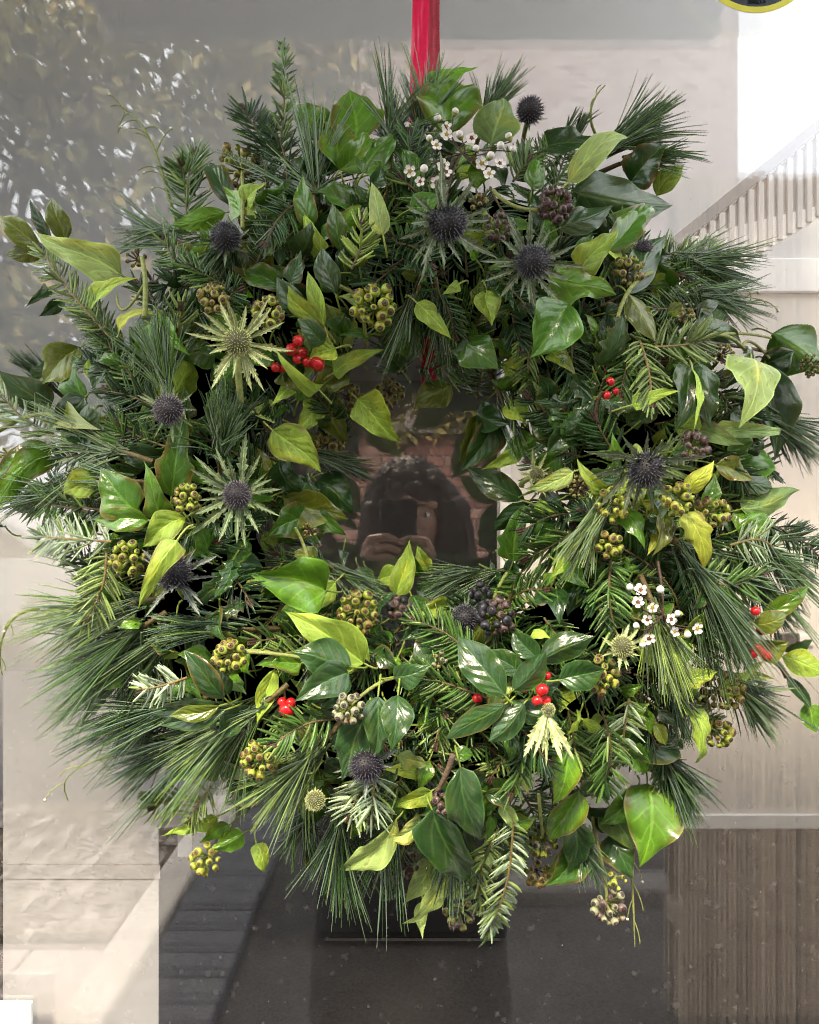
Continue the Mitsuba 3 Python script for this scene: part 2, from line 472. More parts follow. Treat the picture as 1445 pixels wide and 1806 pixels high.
put('paper_sheet', mikit.ply(sheet(pa[0], pb[0], pb[2], pa[2], .0240, .0016, 3), 'paper', smooth=True), label='greyish paper sheet stuck inside the lower left of the glass', category='paper')
for nm, (x0, y0, x1, y1), lb in (('tape_strip', (5, 1526, 282, 1551), 'long strip of clear tape across the paper sheet'), ('tape_strip', (313, 1470, 338, 1512), 'short piece of clear tape right of the paper sheet')):
    p0, p1 = at(x0, y0, .0222), at(x1, y1, .0222)
    put(nm, mikit.ply(sheet(p0[0], p1[0], p1[2], p0[2], .0232, .0003, 9, 12), 'tape', smooth=True), label=lb, category='tape')

# things stuck on the outside of the pane
wl = thing('white_plate', 'corner of a white plate on the glass at the lower left edge', 'plate')
p0, p1 = at(-120, 1766, -.004), at(57, 1900, -.004)
put('face', mikit.ply(box(p1[0] - p0[0], .006, p0[2] - p1[2], ((p0[0] + p1[0]) / 2, -.0042, (p0[2] + p1[2]) / 2), .0012), 'white_paint'), wl)
put('inset', mikit.ply(box(p1[0] - p0[0] - .006, .002, p0[2] - p1[2] - .006, ((p0[0] + p1[0]) / 2, -.0076, (p0[2] + p1[2]) / 2), .0008), 'white_paint'), wl)

stk = thing('round_sticker', 'round dark sticker with yellow rim at the top right of the glass', 'sticker')
sc_ = at(1334, -89, -.0008)
px = .78 / F_


def disc(r, th, y, hole=0):
    m_ = trimesh.creation.annulus(r_min=hole, r_max=r, height=th, sections=96) if hole else trimesh.creation.cylinder(radius=r, height=th, sections=96)
    m_.apply_transform(trimesh.transformations.rotation_matrix(np.pi / 2, [1, 0, 0]))
    m_.apply_translation([sc_[0], y, sc_[2]])
    return m_


scene['sticker_yellow'] = {'type': 'principled', 'base_color': rgb(.74, .72, .055), 'roughness': .4}
scene['sticker_navy'] = painted((.030, .045, .062), .4, .25, 60)
scene['sticker_white'] = {'type': 'principled', 'base_color': rgb(.7, .72, .72), 'roughness': .5}
put('rim', mikit.ply(disc(111 * px, .0005, -.0006, 100.5 * px), 'sticker_yellow'), stk)
put('disc', mikit.ply(disc(100 * px, .0005, -.0006), 'sticker_navy'), stk)
put('ring', mikit.ply(disc(84 * px, .0003, -.00105, 79.5 * px), 'sticker_white'), stk)
word, rr = 'ISTABI/LA', 96 * px
lets = []
for i, ch in enumerate(word):
    ang = (i - (len(word) - 1) / 2) * .037
    g = meshkit.text_mesh(ch, 6.4 * px, .0003, True)
    b = g.bounds
    g.apply_translation([-(b[0, 0] + b[1, 0]) / 2, 0, 0])
    v = g.vertices
    q = np.stack([v[:, 0], v[:, 1] - rr + 0.0], 1)
    ca, sa = math.cos(ang), math.sin(ang)
    q = np.stack([ca * q[:, 0] - sa * q[:, 1], sa * q[:, 0] + ca * q[:, 1]], 1)
    g.vertices = np.stack([sc_[0] + q[:, 0], -.0009 - v[:, 2], sc_[2] + q[:, 1]], 1)
    g.invert()
    put('letter', mikit.ply(g, 'sticker_white'), stk)

# ------------------------------------------------------------------ the wreath
W = thing('wreath', 'large round evergreen wreath of fir, pine, ivy, holly and sea holly on the glass door', 'wreath')
# ring of moss in the middle
th, ph = np.meshgrid(np.linspace(0, 2 * np.pi, 97)[:-1], np.linspace(0, 2 * np.pi, 25)[:-1], indexing='ij')
cz = at(728, 868, -.06)
rad = .205 + .062 * np.cos(ph) * (1 + .0 * th)
yy = -.062 + .042 * np.sin(ph)
V = np.stack([cz[0] + rad * np.cos(th), yy, cz[2] + rad * np.sin(th)], -1).reshape(-1, 3)
V += (meshkit.fbm(V * 60, 3)[:, None] - .5) * .014
i, j = np.meshgrid(np.arange(96), np.arange(24), indexing='ij')
q = np.stack([i * 24 + j, ((i + 1) % 96) * 24 + j, ((i + 1) % 96) * 24 + (j + 1) % 24, i * 24 + (j + 1) % 24], -1).reshape(-1, 4)
V[:, 1] = np.minimum(V[:, 1], -.006)
put('moss_ring', mikit.ply((V, q), 'moss', smooth=True), W)

PROF = {
    'I': ([0, .02, .07, .15, .27, .42, .58, .72, .85, .95, 1], [0, .34, .66, .89, 1, .92, .70, .46, .22, .06, 0]),
    'R': ([0, .03, .10, .22, .38, .52, .66, .80, .92, 1], [0, .22, .52, .84, 1, .90, .66, .36, .12, 0]),
    'T': ([0, .015, .06, .13, .22, .34, .48, .64, .80, .93, 1], [0, .55, .92, 1.0, .94, .78, .66, .48, .25, .07, 0]),
    'L': ([0, .02, .08, .16, .24, .31, .38, .46, .58, .72, .86, .96, 1], [.0, .5, .86, .93, .80, .92, 1, .66, .56, .48, .26, .06, 0]),
    'H': ([0, .03, .12, .28, .45, .62, .78, .9, .97, 1], [0, .16, .52, .9, 1, .9, .6, .27, .07, 0]),
    'S': ([0, .03, .1, .18, .25, .33, .41, .50, .57, .66, .73, .84, .93, 1], [0, .2, .55, 1.0, .58, .68, 1.06, .6, .62, .86, .42, .42, .14, 0]),
}
from scipy.interpolate import PchipInterpolator
PROF = {k: PchipInterpolator(*v) for k, v in PROF.items()}


def leaf_mesh(P0, P1, width, kind, palette, roll=0.0, bend=.3, fold=.25, wave=.05, twist=.2, nu=20, nh=5, g=R, stem=.012):
    """a leaf from its base P0 to its tip P1, upper face towards the viewer (-y) turned by roll about its axis"""
    L = np.linalg.norm(P1 - P0)
    x = (P1 - P0) / L
    zf = np.array([0, -1.0, 0.0])
    zf = zf - (zf @ x) * x
    zf /= np.linalg.norm(zf) + 1e-9
    yv = np.cross(zf, x)
    c, s = math.cos(math.radians(roll)), math.sin(math.radians(roll))
    z, y = c * zf + s * yv, c * yv - s * zf
    u = np.linspace(0, 1, nu) ** .92
    ang = bend * (u - .5) * 1.6
    du = np.gradient(u)
    cx = np.cumsum(np.cos(ang) * du); cz_ = np.cumsum(-np.sin(ang) * du)
    cx -= cx[0]; cz_ -= cz_[0]
    e = np.array([cx[-1], cz_[-1]]); n_ = np.linalg.norm(e); e /= n_
    cx, cz_ = (cx * e[0] + cz_ * e[1]) / n_, (-cx * e[1] + cz_ * e[0]) / n_
    v = np.linspace(-1, 1, 2 * nh + 1)
    asym = 1 + .10 * (g.random() - .5) * np.sign(v)
    ph1, ph2, kf = g.uniform(0, 6.28), g.uniform(0, 6.28), g.uniform(1.3, 2.6)
    hw = PROF[str(g.choice(['I', 'I', 'R', 'T'])) if kind == 'I' else kind](u) * width / 2 * (1 + .05 * np.sin(u * g.uniform(7, 14) + ph1) * np.sin(np.pi * u))
    lat = hw[:, None] * v[None] * asym
    tw = twist * (u - .4)[:, None]
    up = np.abs(v)[None] * hw[:, None] * fold + wave * width * (v ** 2)[None] * np.where(v < 0, np.sin(kf * 6.28 * u[:, None] + ph1), np.sin(kf * 6.28 * u[:, None] + ph2)) * np.sin(np.pi * u)[:, None]
    up = up - .16 * fold * hw[:, None] * (v ** 4)[None] * 2
    side = L * (np.sin(np.pi * u) * g.uniform(-.07, .07) + np.sin(2 * np.pi * u) * g.uniform(-.03, .03))[:, None]
    ruffle = .035 * width * np.sin(u[:, None] * g.uniform(16, 26) + np.where(v < 0, ph1, ph2)[None]) * (np.abs(v) ** 3)[None] * np.sin(np.pi * u)[:, None]
    up = up + ruffle
    ly = lat * np.cos(tw) - up * np.sin(tw) + side
    lz = lat * np.sin(tw) + up * np.cos(tw) + (cz_ * L)[:, None]
    V = P0 + (cx * L)[:, None, None] * x + ly[..., None] * y + lz[..., None] * z
    m_ = len(v)
    i, j = np.meshgrid(np.arange(nu - 1), np.arange(m_ - 1), indexing='ij')
    q = np.stack([i * m_ + j, (i + 1) * m_ + j, (i + 1) * m_ + j + 1, i * m_ + j + 1], -1).reshape(-1, 4)
    F = np.vstack([q[:, [0, 1, 2]], q[:, [0, 2, 3]]])
    w = int(g.integers(0, 16))
    uv = np.stack([np.repeat(np.clip(u, 0, .999), m_) + palette, np.tile(np.clip((v + 1) / 2, 0, .999), nu) + w], 1)
    V = V.reshape(-1, 3)
    parts = [(V, F, uv)]
    if stem:
        d0 = -x * stem + np.array([0, 1, 0]) * stem * 1.6
        tv, tf, tuv = tube(curve(P0 + x * .002, P0 - x * stem * .5 + [0, .003, 0], P0 + d0, n=5), .0007, .0009, 5, False)
        tuv = np.stack([np.full(len(tv), 4.5 if palette in (3, 4, 6) else 2.5), np.full(len(tv), .505 + 0 * tuv[:, 1])], 1)
        parts.append((tv, tf, tuv))
    V, F, uv = join(parts)
    V[:, 1] = np.where(V[:, 1] > -.006, -.006 - .05 * (V[:, 1] + .006), V[:, 1])
    return V, F, uv


def leaf(bx, by, tx, ty, w, kind='I', palette=1, roll=None, bend=None, lift=-.010, tipout=None, name=None, label=None, mass=False):
    y0, y1 = deep(bx, by), deep(tx, ty)
    ym = min(y0, y1)
    y0, y1 = .6 * y0 + .4 * ym, .6 * y1 + .4 * ym
    to = U(-.012, .008) if tipout is None else tipout
    P0, P1 = at(bx, by, min(y0 + lift + .006, -.012)), at(tx, ty, min(y1 + lift + to, -.012))
    s = (P0[1] - CAM_Y) / F_
    roll = U(-28, 28) if roll is None else roll
    wid = w * s / max(.55, math.cos(math.radians(roll))) * 1.06
    bend = U(-.3, 1.5) if bend is None else bend * U(.8, 2.2)
    m_ = leaf_mesh(P0, P1, wid, kind, palette, roll, bend, U(.12, .85) * (1 if U(0, 1) < .68 else -.8), U(.03, .12) if kind != 'H' else U(.0, .05), U(-.9, .9), *((9, 3) if mass else (20, 5)))
    if mass:
        MASS['leaf_matte' if palette in (3, 4, 6, 8) else 'leaf_gloss'].append(m_)
        return
    nm = name or ('holly_leaf' if kind in 'HS' else 'ivy_leaf')
    put(nm, shape(m_, 'leaf_matte' if palette in (3, 4, 6, 8) else 'leaf_gloss'), W, label=label)


# named leaves, base and tip as the photograph shows them
LEAVES = [
    (985, 760, 930, 735, 48, 'I', 0), (990, 800, 935, 840, 46, 'I', 1), (975, 720, 950, 660, 46, 'I', 0), (990, 880, 940, 905, 44, 'I', 0), (1000, 760, 965, 800, 50, 'I', 7), (985, 930, 935, 960, 46, 'I', 1), (1010, 720, 985, 770, 44, 'I', 1),
    (215, 485, 62, 408, 64, 'I', 4, 8, .5, -.03), (75, 442, 0, 382, 38, 'H', 5, 12), (115, 427, 92, 348, 40, 'H', 5, 5), (92, 425, 52, 350, 24, 'H', 0, 30), (80, 436, 10, 450, 30, 'H', 5, 20),
    (398, 374, 298, 396, 32, 'I', 2, 30, .6), (425, 378, 393, 328, 42, 'I', 2), (432, 362, 470, 322, 40, 'I', 3, 20), (462, 372, 512, 322, 42, 'I', 1), (450, 380, 440, 345, 30, 'I', 4, 10), (520, 380, 450, 372, 36, 'I', 1),
    (158, 545, 245, 490, 38, 'I', 3, 15, .7, -.025), (85, 508, 45, 542, 20, 'I', 0, 30), (115, 530, 68, 558, 20, 'I', 0, 30), (142, 612, 74, 678, 66, 'I', 5, 5, .3), (212, 590, 288, 560, 32, 'I', 6, 20), (262, 570, 336, 628, 52, 'I', 2),
    (88, 722, -4, 652, 58, 'I', 7, 0, .2, -.02), (30, 690, -6, 664, 26, 'I', 3, 20), (95, 738, 178, 758, 46, 'I', 5), (88, 785, -20, 850, 62, 'I', 1, 5), (84, 800, -14, 905, 54, 'I', 2, 15, .6, -.02),
    (302, 875, 326, 722, 66, 'L', 1, -10, .3, -.02), (318, 805, 388, 858, 46, 'I', 1), (322, 858, 302, 775, 32, 'I', 1, 25), (242, 902, 176, 826, 80, 'I', 1, 0, .2, -.025), (286, 912, 254, 812, 50, 'I', 2, 10, .4, -.028),
    (262, 918, 164, 916, 42, 'I', 2, 5, .4, -.024), (328, 912, 252, 965, 50, 'I', 3, 5, .6, -.03), (172, 838, 112, 868, 48, 'I', 3, 5), (312, 953, 243, 1075, 44, 'I', 3, 10, .3, -.066), (110, 650, 60, 700, 44, 'I', 0), (150, 700, 100, 760, 50, 'I', 0),
    (625, 258, 617, 158, 92, 'I', 2, 0, .3), (580, 240, 524, 184, 54, 'I', 2, 15), (600, 300, 572, 214, 66, 'I', 2, -10), (640, 305, 694, 236, 66, 'I', 1, 8, .3), (598, 300, 650, 234, 46, 'I', 2, -20), (675, 300, 690, 235, 44, 'I', 1, 20),
    (676, 415, 655, 320, 34, 'I', 4, 12, .7, -.03), (785, 238, 792, 140, 112, 'I', 2, 0, .3, -.01), (748, 160, 845, 118, 44, 'I', 2, 25, .4, .0), (866, 255, 888, 172, 76, 'I', 8, -5, .5, -.01),
    (567, 447, 538, 378, 32, 'I', 3, 25), (548, 402, 534, 308, 38, 'I', 1), (602, 442, 586, 358, 34, 'H', 1), (592, 518, 569, 436, 40, 'H', 7, 5, .3, -.025), (537, 556, 488, 488, 42, 'H', 7, 0, .4, -.025), (568, 572, 498, 490, 30, 'H', 3, 20, .8, -.03), (573, 577, 543, 478, 26, 'H', 3, 15, .5, -.032),
    (572, 606, 524, 562, 38, 'H', 7, 0, .5, -.03), (592, 614, 545, 634, 42, 'I', 3, 5, .6, -.035), (562, 687, 486, 612, 30, 'I', 3, 15, .8, -.035), (588, 658, 680, 616, 38, 'I', 3, 8, .4, -.02), (500, 655, 532, 694, 42, 'I', 5), (602, 648, 540, 702, 58, 'I', 5, 10), (520, 680, 478, 715, 24, 'I', 3),
    (562, 708, 520, 764, 44, 'I', 3, 20), (568, 700, 617, 784, 58, 'I', 5, 0), (630, 703, 708, 780, 66, 'I', 3, 0, .25, -.03), (480, 758, 567, 834, 66, 'I', 3, 0, .4, -.035), (492, 812, 540, 872, 54, 'I', 0), (558, 848, 622, 906, 62, 'I', 0, 10), (500, 878, 615, 916, 66, 'I', 5, 0, .3), (530, 905, 612, 945, 46, 'I', 1), (545, 905, 468, 952, 58, 'I', 1),
    (797, 678, 729, 724, 52, 'I', 5, 0), (858, 512, 868, 575, 44, 'I', 3, 0), (735, 533, 798, 600, 36, 'I', 3, 10, .4, -.02), (815, 600, 880, 652, 66, 'I', 1, 0, .3, -.02), (800, 590, 838, 645, 34, 'I', 0), (842, 732, 804, 824, 36, 'I', 5, 30), (872, 738, 812, 832, 56, 'I', 0, 15), (840, 728, 905, 748, 48, 'I', 0),
    (900, 706, 928, 754, 44, 'I', 3, 20), (944, 772, 886, 800, 50, 'I', 2, 0), (922, 800, 848, 828, 24, 'I', 3, 20), (926, 882, 822, 824, 46, 'H', 0, 0, .2, .0), (932, 885, 870, 938, 34, 'H', 0), (905, 990, 926, 888, 58, 'L', 1), (945, 890, 985, 905, 30, 'I', 3), (880, 515, 905, 545, 40, 'I', 0), (810, 500, 780, 520, 20, 'I', 3),
    (955, 262, 1068, 258, 66, 'I', 0, 20, .4), (1003, 322, 1112, 252, 44, 'I', 4, 8, .6, -.03), (1010, 338, 1188, 362, 92, 'I', 0, -10, .4, -.012), (1112, 322, 1182, 254, 66, 'I', 0, 10), (1158, 345, 1207, 290, 40, 'I', 3, 15), (986, 402, 1082, 362, 50, 'I', 7, 5, .3, -.025), (1022, 480, 1092, 402, 54, 'I', 3, 8, .4, -.02),
    (1088, 402, 1150, 368, 54, 'I', 1), (1068, 445, 1142, 372, 50, 'I', 1, 10), (1108, 518, 1175, 416, 52, 'H', 7, 0, .3, -.025), (968, 490, 1088, 520, 76, 'L', 2, 0, .3, -.03), (1004, 535, 934, 632, 92, 'I', 1, 0, .25, -.028), (1108, 518, 1156, 602, 40, 'H', 5, 0, .3, -.03),
    (1228, 572, 1308, 604, 70, 'I', 7, 0, .3), (1362, 588, 1462, 662, 100, 'I', 1, 0, .2, -.015), (1338, 645, 1402, 618, 54, 'I', 0), (1326, 632, 1303, 756, 94, 'I', 4, 0, .5, -.05), (1352, 645, 1366, 815, 80, 'I', 0, 0, .3, -.02), (1332, 645, 1270, 690, 56, 'I', 7), (1234, 640, 1252, 756, 62, 'I', 7, 5, .4, -.03), (1226, 640, 1188, 765, 60, 'I', 0, 0, .4, -.018), (1222, 650, 1224, 758, 16, 'I', 3, 30, .3, -.034),
    (1115, 714, 1200, 690, 30, 'I', 3, 10, .8, -.03), (1045, 706, 1000, 656, 46, 'S', 0), (1046, 702, 942, 708, 42, 'S', 0), (1050, 705, 994, 768, 46, 'S', 7), (1060, 702, 1120, 722, 38, 'S', 0), (1058, 645, 1098, 556, 50, 'S', 0),
    (1228, 760, 1314, 784, 36, 'I', 8, 5), (1258, 755, 1365, 772, 28, 'I', 8, 10), (1062, 872, 1018, 808, 30, 'I', 3, 10, .6, -.03), (1012, 832, 924, 862, 32, 'I', 4, 10, .5, -.03), (1122, 855, 1072, 878, 32, 'I', 3), (1214, 868, 1260, 812, 34, 'I', 6, 5, .4, -.04), (1262, 820, 1330, 848, 42, 'I', 5, 10), (1172, 888, 1128, 882, 32, 'I', 6),
    (1308, 898, 1412, 864, 50, 'I', 8, 0, .3), (1300, 935, 1352, 905, 52, 'I', 2), (1172, 905, 1150, 982, 38, 'I', 5), (1176, 920, 1142, 980, 24, 'I', 6), (1208, 903, 1242, 1004, 50, 'L', 6, 0, .5, -.03), (1094, 908, 1138, 970, 40, 'I', 2), (1000, 985, 972, 1020, 26, 'I', 3),
    (575, 1042, 438, 1012, 92, 'I', 2, 0, .3, -.028), (592, 1026, 533, 1080, 32, 'I', 3), (642, 1170, 502, 1078, 80, 'I', 3, 0, .3, -.03), (608, 1120, 654, 1170, 46, 'I', 3, 10, .3, -.026), (698, 1052, 722, 952, 42, 'I', 3, 0, .4, -.01), (742, 1015, 712, 966, 24, 'I', 1), (762, 1012, 736, 962, 30, 'I', 3, 20), (790, 1066, 720, 1080, 36, 'I', 3, 0, .5, -.025),
    (620, 1176, 512, 1150, 70, 'I', 7, 0, .3, -.034), (615, 1186, 518, 1238, 64, 'I', 7, 0, .3, -.03), (532, 1170, 448, 1176, 38, 'I', 2), (485, 1180, 453, 1276, 34, 'I', 3, 15), (396, 1232, 324, 1146, 42, 'H', 0, 0, .4, -.03), (402, 1227, 376, 1158, 36, 'H', 0), (392, 1243, 264, 1256, 38, 'H', 0), (388, 1245, 298, 1263, 28, 'H', 5, 0, .2, -.032), (398, 1252, 282, 1280, 32, 'H', 7, 0, .3, -.028), (442, 1245, 386, 1304, 40, 'H', 7), (432, 1062, 372, 1088, 32, 'S', 0), (412, 985, 378, 1055, 34, 'S', 0), (400, 1010, 330, 1075, 36, 'S', 7),
    (667, 1228, 655, 1342, 50, 'I', 7, 0, .4, -.036), (702, 1226, 690, 1326, 54, 'I', 7, 5, .4, -.034), (642, 1268, 602, 1378, 62, 'I', 7, 0, .4, -.032), (694, 1194, 762, 1172, 44, 'I', 7, 0, .3, -.03),
    (892, 1228, 808, 1122, 64, 'H', 0, 0, .2, -.04), (922, 1192, 858, 1146, 40, 'H', 0), (950, 1162, 905, 1110, 40, 'H', 0), (892, 1242, 786, 1304, 42, 'H', 7, 10, .7, -.04), (926, 1240, 862, 1308, 46, 'H', 7, 0, .4, -.035), (905, 1218, 964, 1148, 46, 'H', 7, 0, .4, -.038), (905, 1240, 985, 1272, 40, 'H', 7), (985, 1200, 1068, 1180, 54, 'H', 0, 0, .2, -.045), (952, 1168, 1048, 1122, 50, 'H', 7, 0, .3, -.04),
    (700, 1334, 760, 1352, 32, 'I', 4), (748, 1370, 676, 1358, 24, 'I', 3), (812, 1352, 848, 1484, 66, 'I', 7, 0, .4, -.03), (858, 1365, 795, 1358, 46, 'I', 0), (802, 1392, 738, 1440, 54, 'I', 0), (762, 1428, 828, 1550, 82, 'I', 0, 0, .3, -.028), (742, 1440, 672, 1472, 46, 'I', 4), (762, 1395, 694, 1425, 40, 'I', 3), (700, 1445, 598, 1534, 50, 'I', 4, 10, .4, -.024), (875, 1395, 925, 1372, 44, 'I', 1),
    (760, 1518, 712, 1595, 44, 'I', 4), (776, 1528, 708, 1630, 36, 'I', 4), (802, 1522, 750, 1598, 44, 'I', 4), (822, 1528, 793, 1592, 40, 'I', 4), (745, 1590, 746, 1658, 22, 'I', 4), (852, 1500, 828, 1566, 38, 'I', 4), (876, 1615, 843, 1672, 20, 'I', 0), (882, 1418, 902, 1462, 24, 'I', 4), (700, 1560, 672, 1590, 30, 'I', 0),
    (384, 1440, 285, 1475, 30, 'I', 3, 20), (405, 1455, 350, 1488, 30, 'I', 2), (452, 1488, 468, 1538, 26, 'I', 3), (430, 1470, 370, 1500, 36, 'I', 2), (545, 1490, 560, 1540, 30, 'I', 5),
    (1142, 1382, 1128, 1530, 104, 'I', 2, 0, .3, -.03), (1075, 1420, 1115, 1500, 60, 'I', 8, 10), (1118, 1398, 1058, 1454, 54, 'I', 1, 0, .3, -.035), (1036, 1442, 1128, 1402, 48, 'I', 0), (1002, 1325, 975, 1420, 54, 'I', 2), (1022, 1395, 968, 1484, 56, 'I', 2), (1012, 1445, 1000, 1535, 54, 'I', 0), (1032, 1488, 960, 1562, 58, 'I', 1), (1076, 1472, 1118, 1552, 60, 'I', 0), (1010, 1500, 962, 1560, 30, 'I', 3, 30),
    (1222, 1248, 1226, 1345, 36, 'L', 3, 20), (1204, 1202, 1268, 1184, 32, 'I', 3), (1262, 1222, 1350, 1164, 38, 'I', 3), (1298, 1196, 1368, 1198, 22, 'I', 4),
    (1342, 1092, 1428, 1032, 32, 'H', 2, 10, .3, -.06), (1328, 1102, 1388, 1084, 38, 'H', 5, 0, .3, -.062), (1334, 1152, 1392, 1132, 40, 'H', 5, 0, .3, -.062), (1380, 1146, 1434, 1128, 22, 'H', 0), (1380, 1158, 1456, 1188, 44, 'H', 3, 0, .3, -.02), (1388, 1192, 1432, 1252, 20, 'H', 0), (1424, 1238, 1440, 1292, 34, 'H', 2),
    (10, 930, -8, 895, 22, 'H', 0), (15, 880, 50, 905, 20, 'H', 0),
]
# order of the foliage: what hides what follows from the depths above, not from this list
for a in LEAVES:
    leaf(*a)

# filler leaves, deeper in the ring: the larger ones as parts, the small ones as one mass
MASS = {'leaf_gloss': [], 'leaf_matte': []}


def filler_leaf(n, lo, hi, l0, l1, weights, mass):
    for q in range(n):
        a = U(0, 6.283); r = math.sqrt(U(155 ** 2, 600 ** 2))
        bx, by = 728 + r * math.cos(a), 868 + r * math.sin(a)
        d = a + U(-1.7, 1.7)
        if r < 250:
            d = a + U(-1.2, 1.2) + (math.pi if U(0, 1) < .25 else 0)
        L = U(lo, hi)
        tx, ty = bx + L * math.cos(d), by + L * math.sin(d)
        pk = int(R.choice([0, 1, 7, 2, 5, 3, 4], p=weights))
        if math.hypot((tx - 757) / 1.1, ty - 832) < 178 or math.hypot((bx - 757) / 1.1, by - 832) < 178:
            continue
        leaf(bx, by, tx, ty, L * U(.42, .70), 'I' if U(0, 1) < .8 else 'H', pk, U(-45, 45), None, U(l0, l1), mass=mass)


filler_leaf(120, 60, 100, .008, .034, [.30, .26, .14, .10, .08, .09, .03], False)
filler_leaf(560, 34, 66, -.012, .026, [.24, .29, .11, .16, .07, .10, .03], True)
for bs, nm in (('leaf_gloss', 'small_ivy_leaves'), ('leaf_matte', 'small_pale_ivy_leaves')):
    put(nm, shape(join(MASS[bs]), bs), W, kind='stuff')


# ---- needles
def needles(B, D, L, wid, thick, up, palette, bend, g, nseg=4, prof=(.55, 1, .95, .35)):
    """many needles in one mesh: bases B, directions D, lengths L, bend vectors added along t squared"""
    n = len(B)
    D = D / np.linalg.norm(D, axis=1, keepdims=True)
    S = np.cross(up, D); S /= np.linalg.norm(S, axis=1, keepdims=True) + 1e-9
    N = np.cross(D, S)
    t = np.linspace(0, 1, nseg)
    C = B[:, None] + D[:, None] * (t[None, :, None] * L[:, None, None]) + bend[:, None] * (t ** 2)[None, :, None]
    pr = np.interp(t, np.linspace(0, 1, len(prof)), prof)[None, :, None]
    w = wid[:, None, None] * pr * .5
    hgt = thick[:, None, None] * pr * .5
    V = np.stack([C - S[:, None] * w, C + N[:, None] * hgt, C + S[:, None] * w, C - N[:, None] * hgt], 2)
    k = nseg * 4
    V = V.reshape(n, k, 3)
    F = []
    for i in range(nseg - 1):
        for j in range(4):
            a, b = i * 4 + j, i * 4 + (j + 1) % 4
            F += [[a, b, b + 4], [a, b + 4, a + 4]]
    e = (nseg - 1) * 4
    F += [[e, e + 1, e + 2], [e, e + 2, e + 3]]
    F = np.array(F)
    FF = (F[None] + (np.arange(n) * k)[:, None, None]).reshape(-1, 3)
    uu = np.broadcast_to(np.repeat(np.clip(t, 0, .999), 4)[None], (n, k)) + palette[:, None]
    vv = np.broadcast_to(np.tile([.5, .95, .5, .05], nseg)[None], (n, k)) + g.integers(0, 16, n)[:, None]
    return V.reshape(-1, 3), FF, np.stack([uu.ravel(), vv.ravel()], 1)


def clear_of_glass(V):
    V[:, 1] = np.where(V[:, 1] > -.005, -.005 - .05 * (V[:, 1] + .005), V[:, 1])
    return V


def fir(bx, by, tx, ty, nl, palette, roll=None, lift=-.006, tipout=None, flat=None, dens=1.0):
    to = U(-.02, .01) if tipout is None else tipout
    y0, y1 = deep(bx, by), deep(tx, ty)
    P0, P1 = at(bx, by, min(y0 + lift + .01, -.03)), at(tx, ty, min(y1 + lift + to, -.03))
    ax = P1 - P0; L = np.linalg.norm(ax); x = ax / L
    s = (P0[1] - CAM_Y) / F_
    zf = np.array([0, -1.0, 0]); zf -= (zf @ x) * x; zf /= np.linalg.norm(zf)
    yv = np.cross(zf, x)
    roll = U(-35, 35) if roll is None else roll
    c, sn = math.cos(math.radians(roll)), math.sin(math.radians(roll))
    z, y = c * zf + sn * yv, c * yv - sn * zf
    bow = U(-.12, .12) * L
    t = np.linspace(0, 1, 12)
    tw = P0 + t[:, None] * ax + (np.sin(np.pi * t) * bow)[:, None] * y + (np.sin(np.pi * t) * .05 * L)[:, None] * z
    n = int(max(40, L / .00105 * dens))
    tt = np.sort(R.uniform(.03, 1, n))
    B = np.stack([np.interp(tt, t, tw[:, k]) for k in range(3)], 1)
    flat = U(.6, .97) if flat is None else flat
    phi = R.uniform(-np.pi, np.pi, n)
    lat = R.choice([-1, 1], n)
    el = R.normal(.18, .26, n) if palette != 3 else R.normal(0., .25, n)
    dirf = lat[:, None] * np.cos(el)[:, None] * y + np.sin(el)[:, None] * z
    dirr = np.cos(phi)[:, None] * y + np.sin(phi)[:, None] * z
    rdir = np.where((R.random(n) < flat)[:, None], dirf, dirr)
    ang = np.radians(np.interp(tt, [0, .75, .93, 1], [66, 56, 38, 12]) + R.normal(0, 5, n))
    D = np.cos(ang)[:, None] * x + np.sin(ang)[:, None] * rdir
    nlm = nl * s * 1.05
    Ln = nlm * R.uniform(.82, 1.08, n) * np.interp(tt, [0, .12, .8, 1], [.65, 1, .95, .62])
    bend = (x[None] * .22 - .06 * z) * Ln[:, None] + R.normal(0, .05, (n, 3)) * Ln[:, None]
    pk = np.full(n, palette)
    mixin = R.random(n)
    if palette in (0, 1, 2):
        pk = np.where(mixin < .12, min(palette + 1, 2), pk)
    if palette == 3:
        pk = np.where(mixin < .22, 2, pk)
    V, F, uv = needles(B, D, Ln, R.uniform(.0020, .0027, n), R.uniform(.0006, .0009, n), np.broadcast_to(z, D.shape) + R.normal(0, .25, D.shape), pk, bend, R)
    k = key_for('fir_sprig', W)
    if palette == 3:
        tag(k, 'fir sprig turned to show its whitish needle undersides')
    tv, tf, tuv = tube(tw, .0011, .0007, 6)
    # buds at the tip
    parts = [(tv, tf, np.stack([tuv[:, 0] + (4 if palette in (2, 3) else 1), tuv[:, 1]], 1))]
    for b in range(3):
        o = tw[-1] + x * .002 + y * (b - 1) * .002
        bv, bf, buv = tube(np.array([o - x * .003, o, o + x * .003, o + x * .0045]), .0014, .0008, 6)
        parts.append((bv, bf, np.stack([buv[:, 0] + 2, buv[:, 1]], 1)))
    tV = join(parts)
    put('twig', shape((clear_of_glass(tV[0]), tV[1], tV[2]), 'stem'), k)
    put('needles', shape((clear_of_glass(V), F, uv), 'needle'), k, kind='stuff')


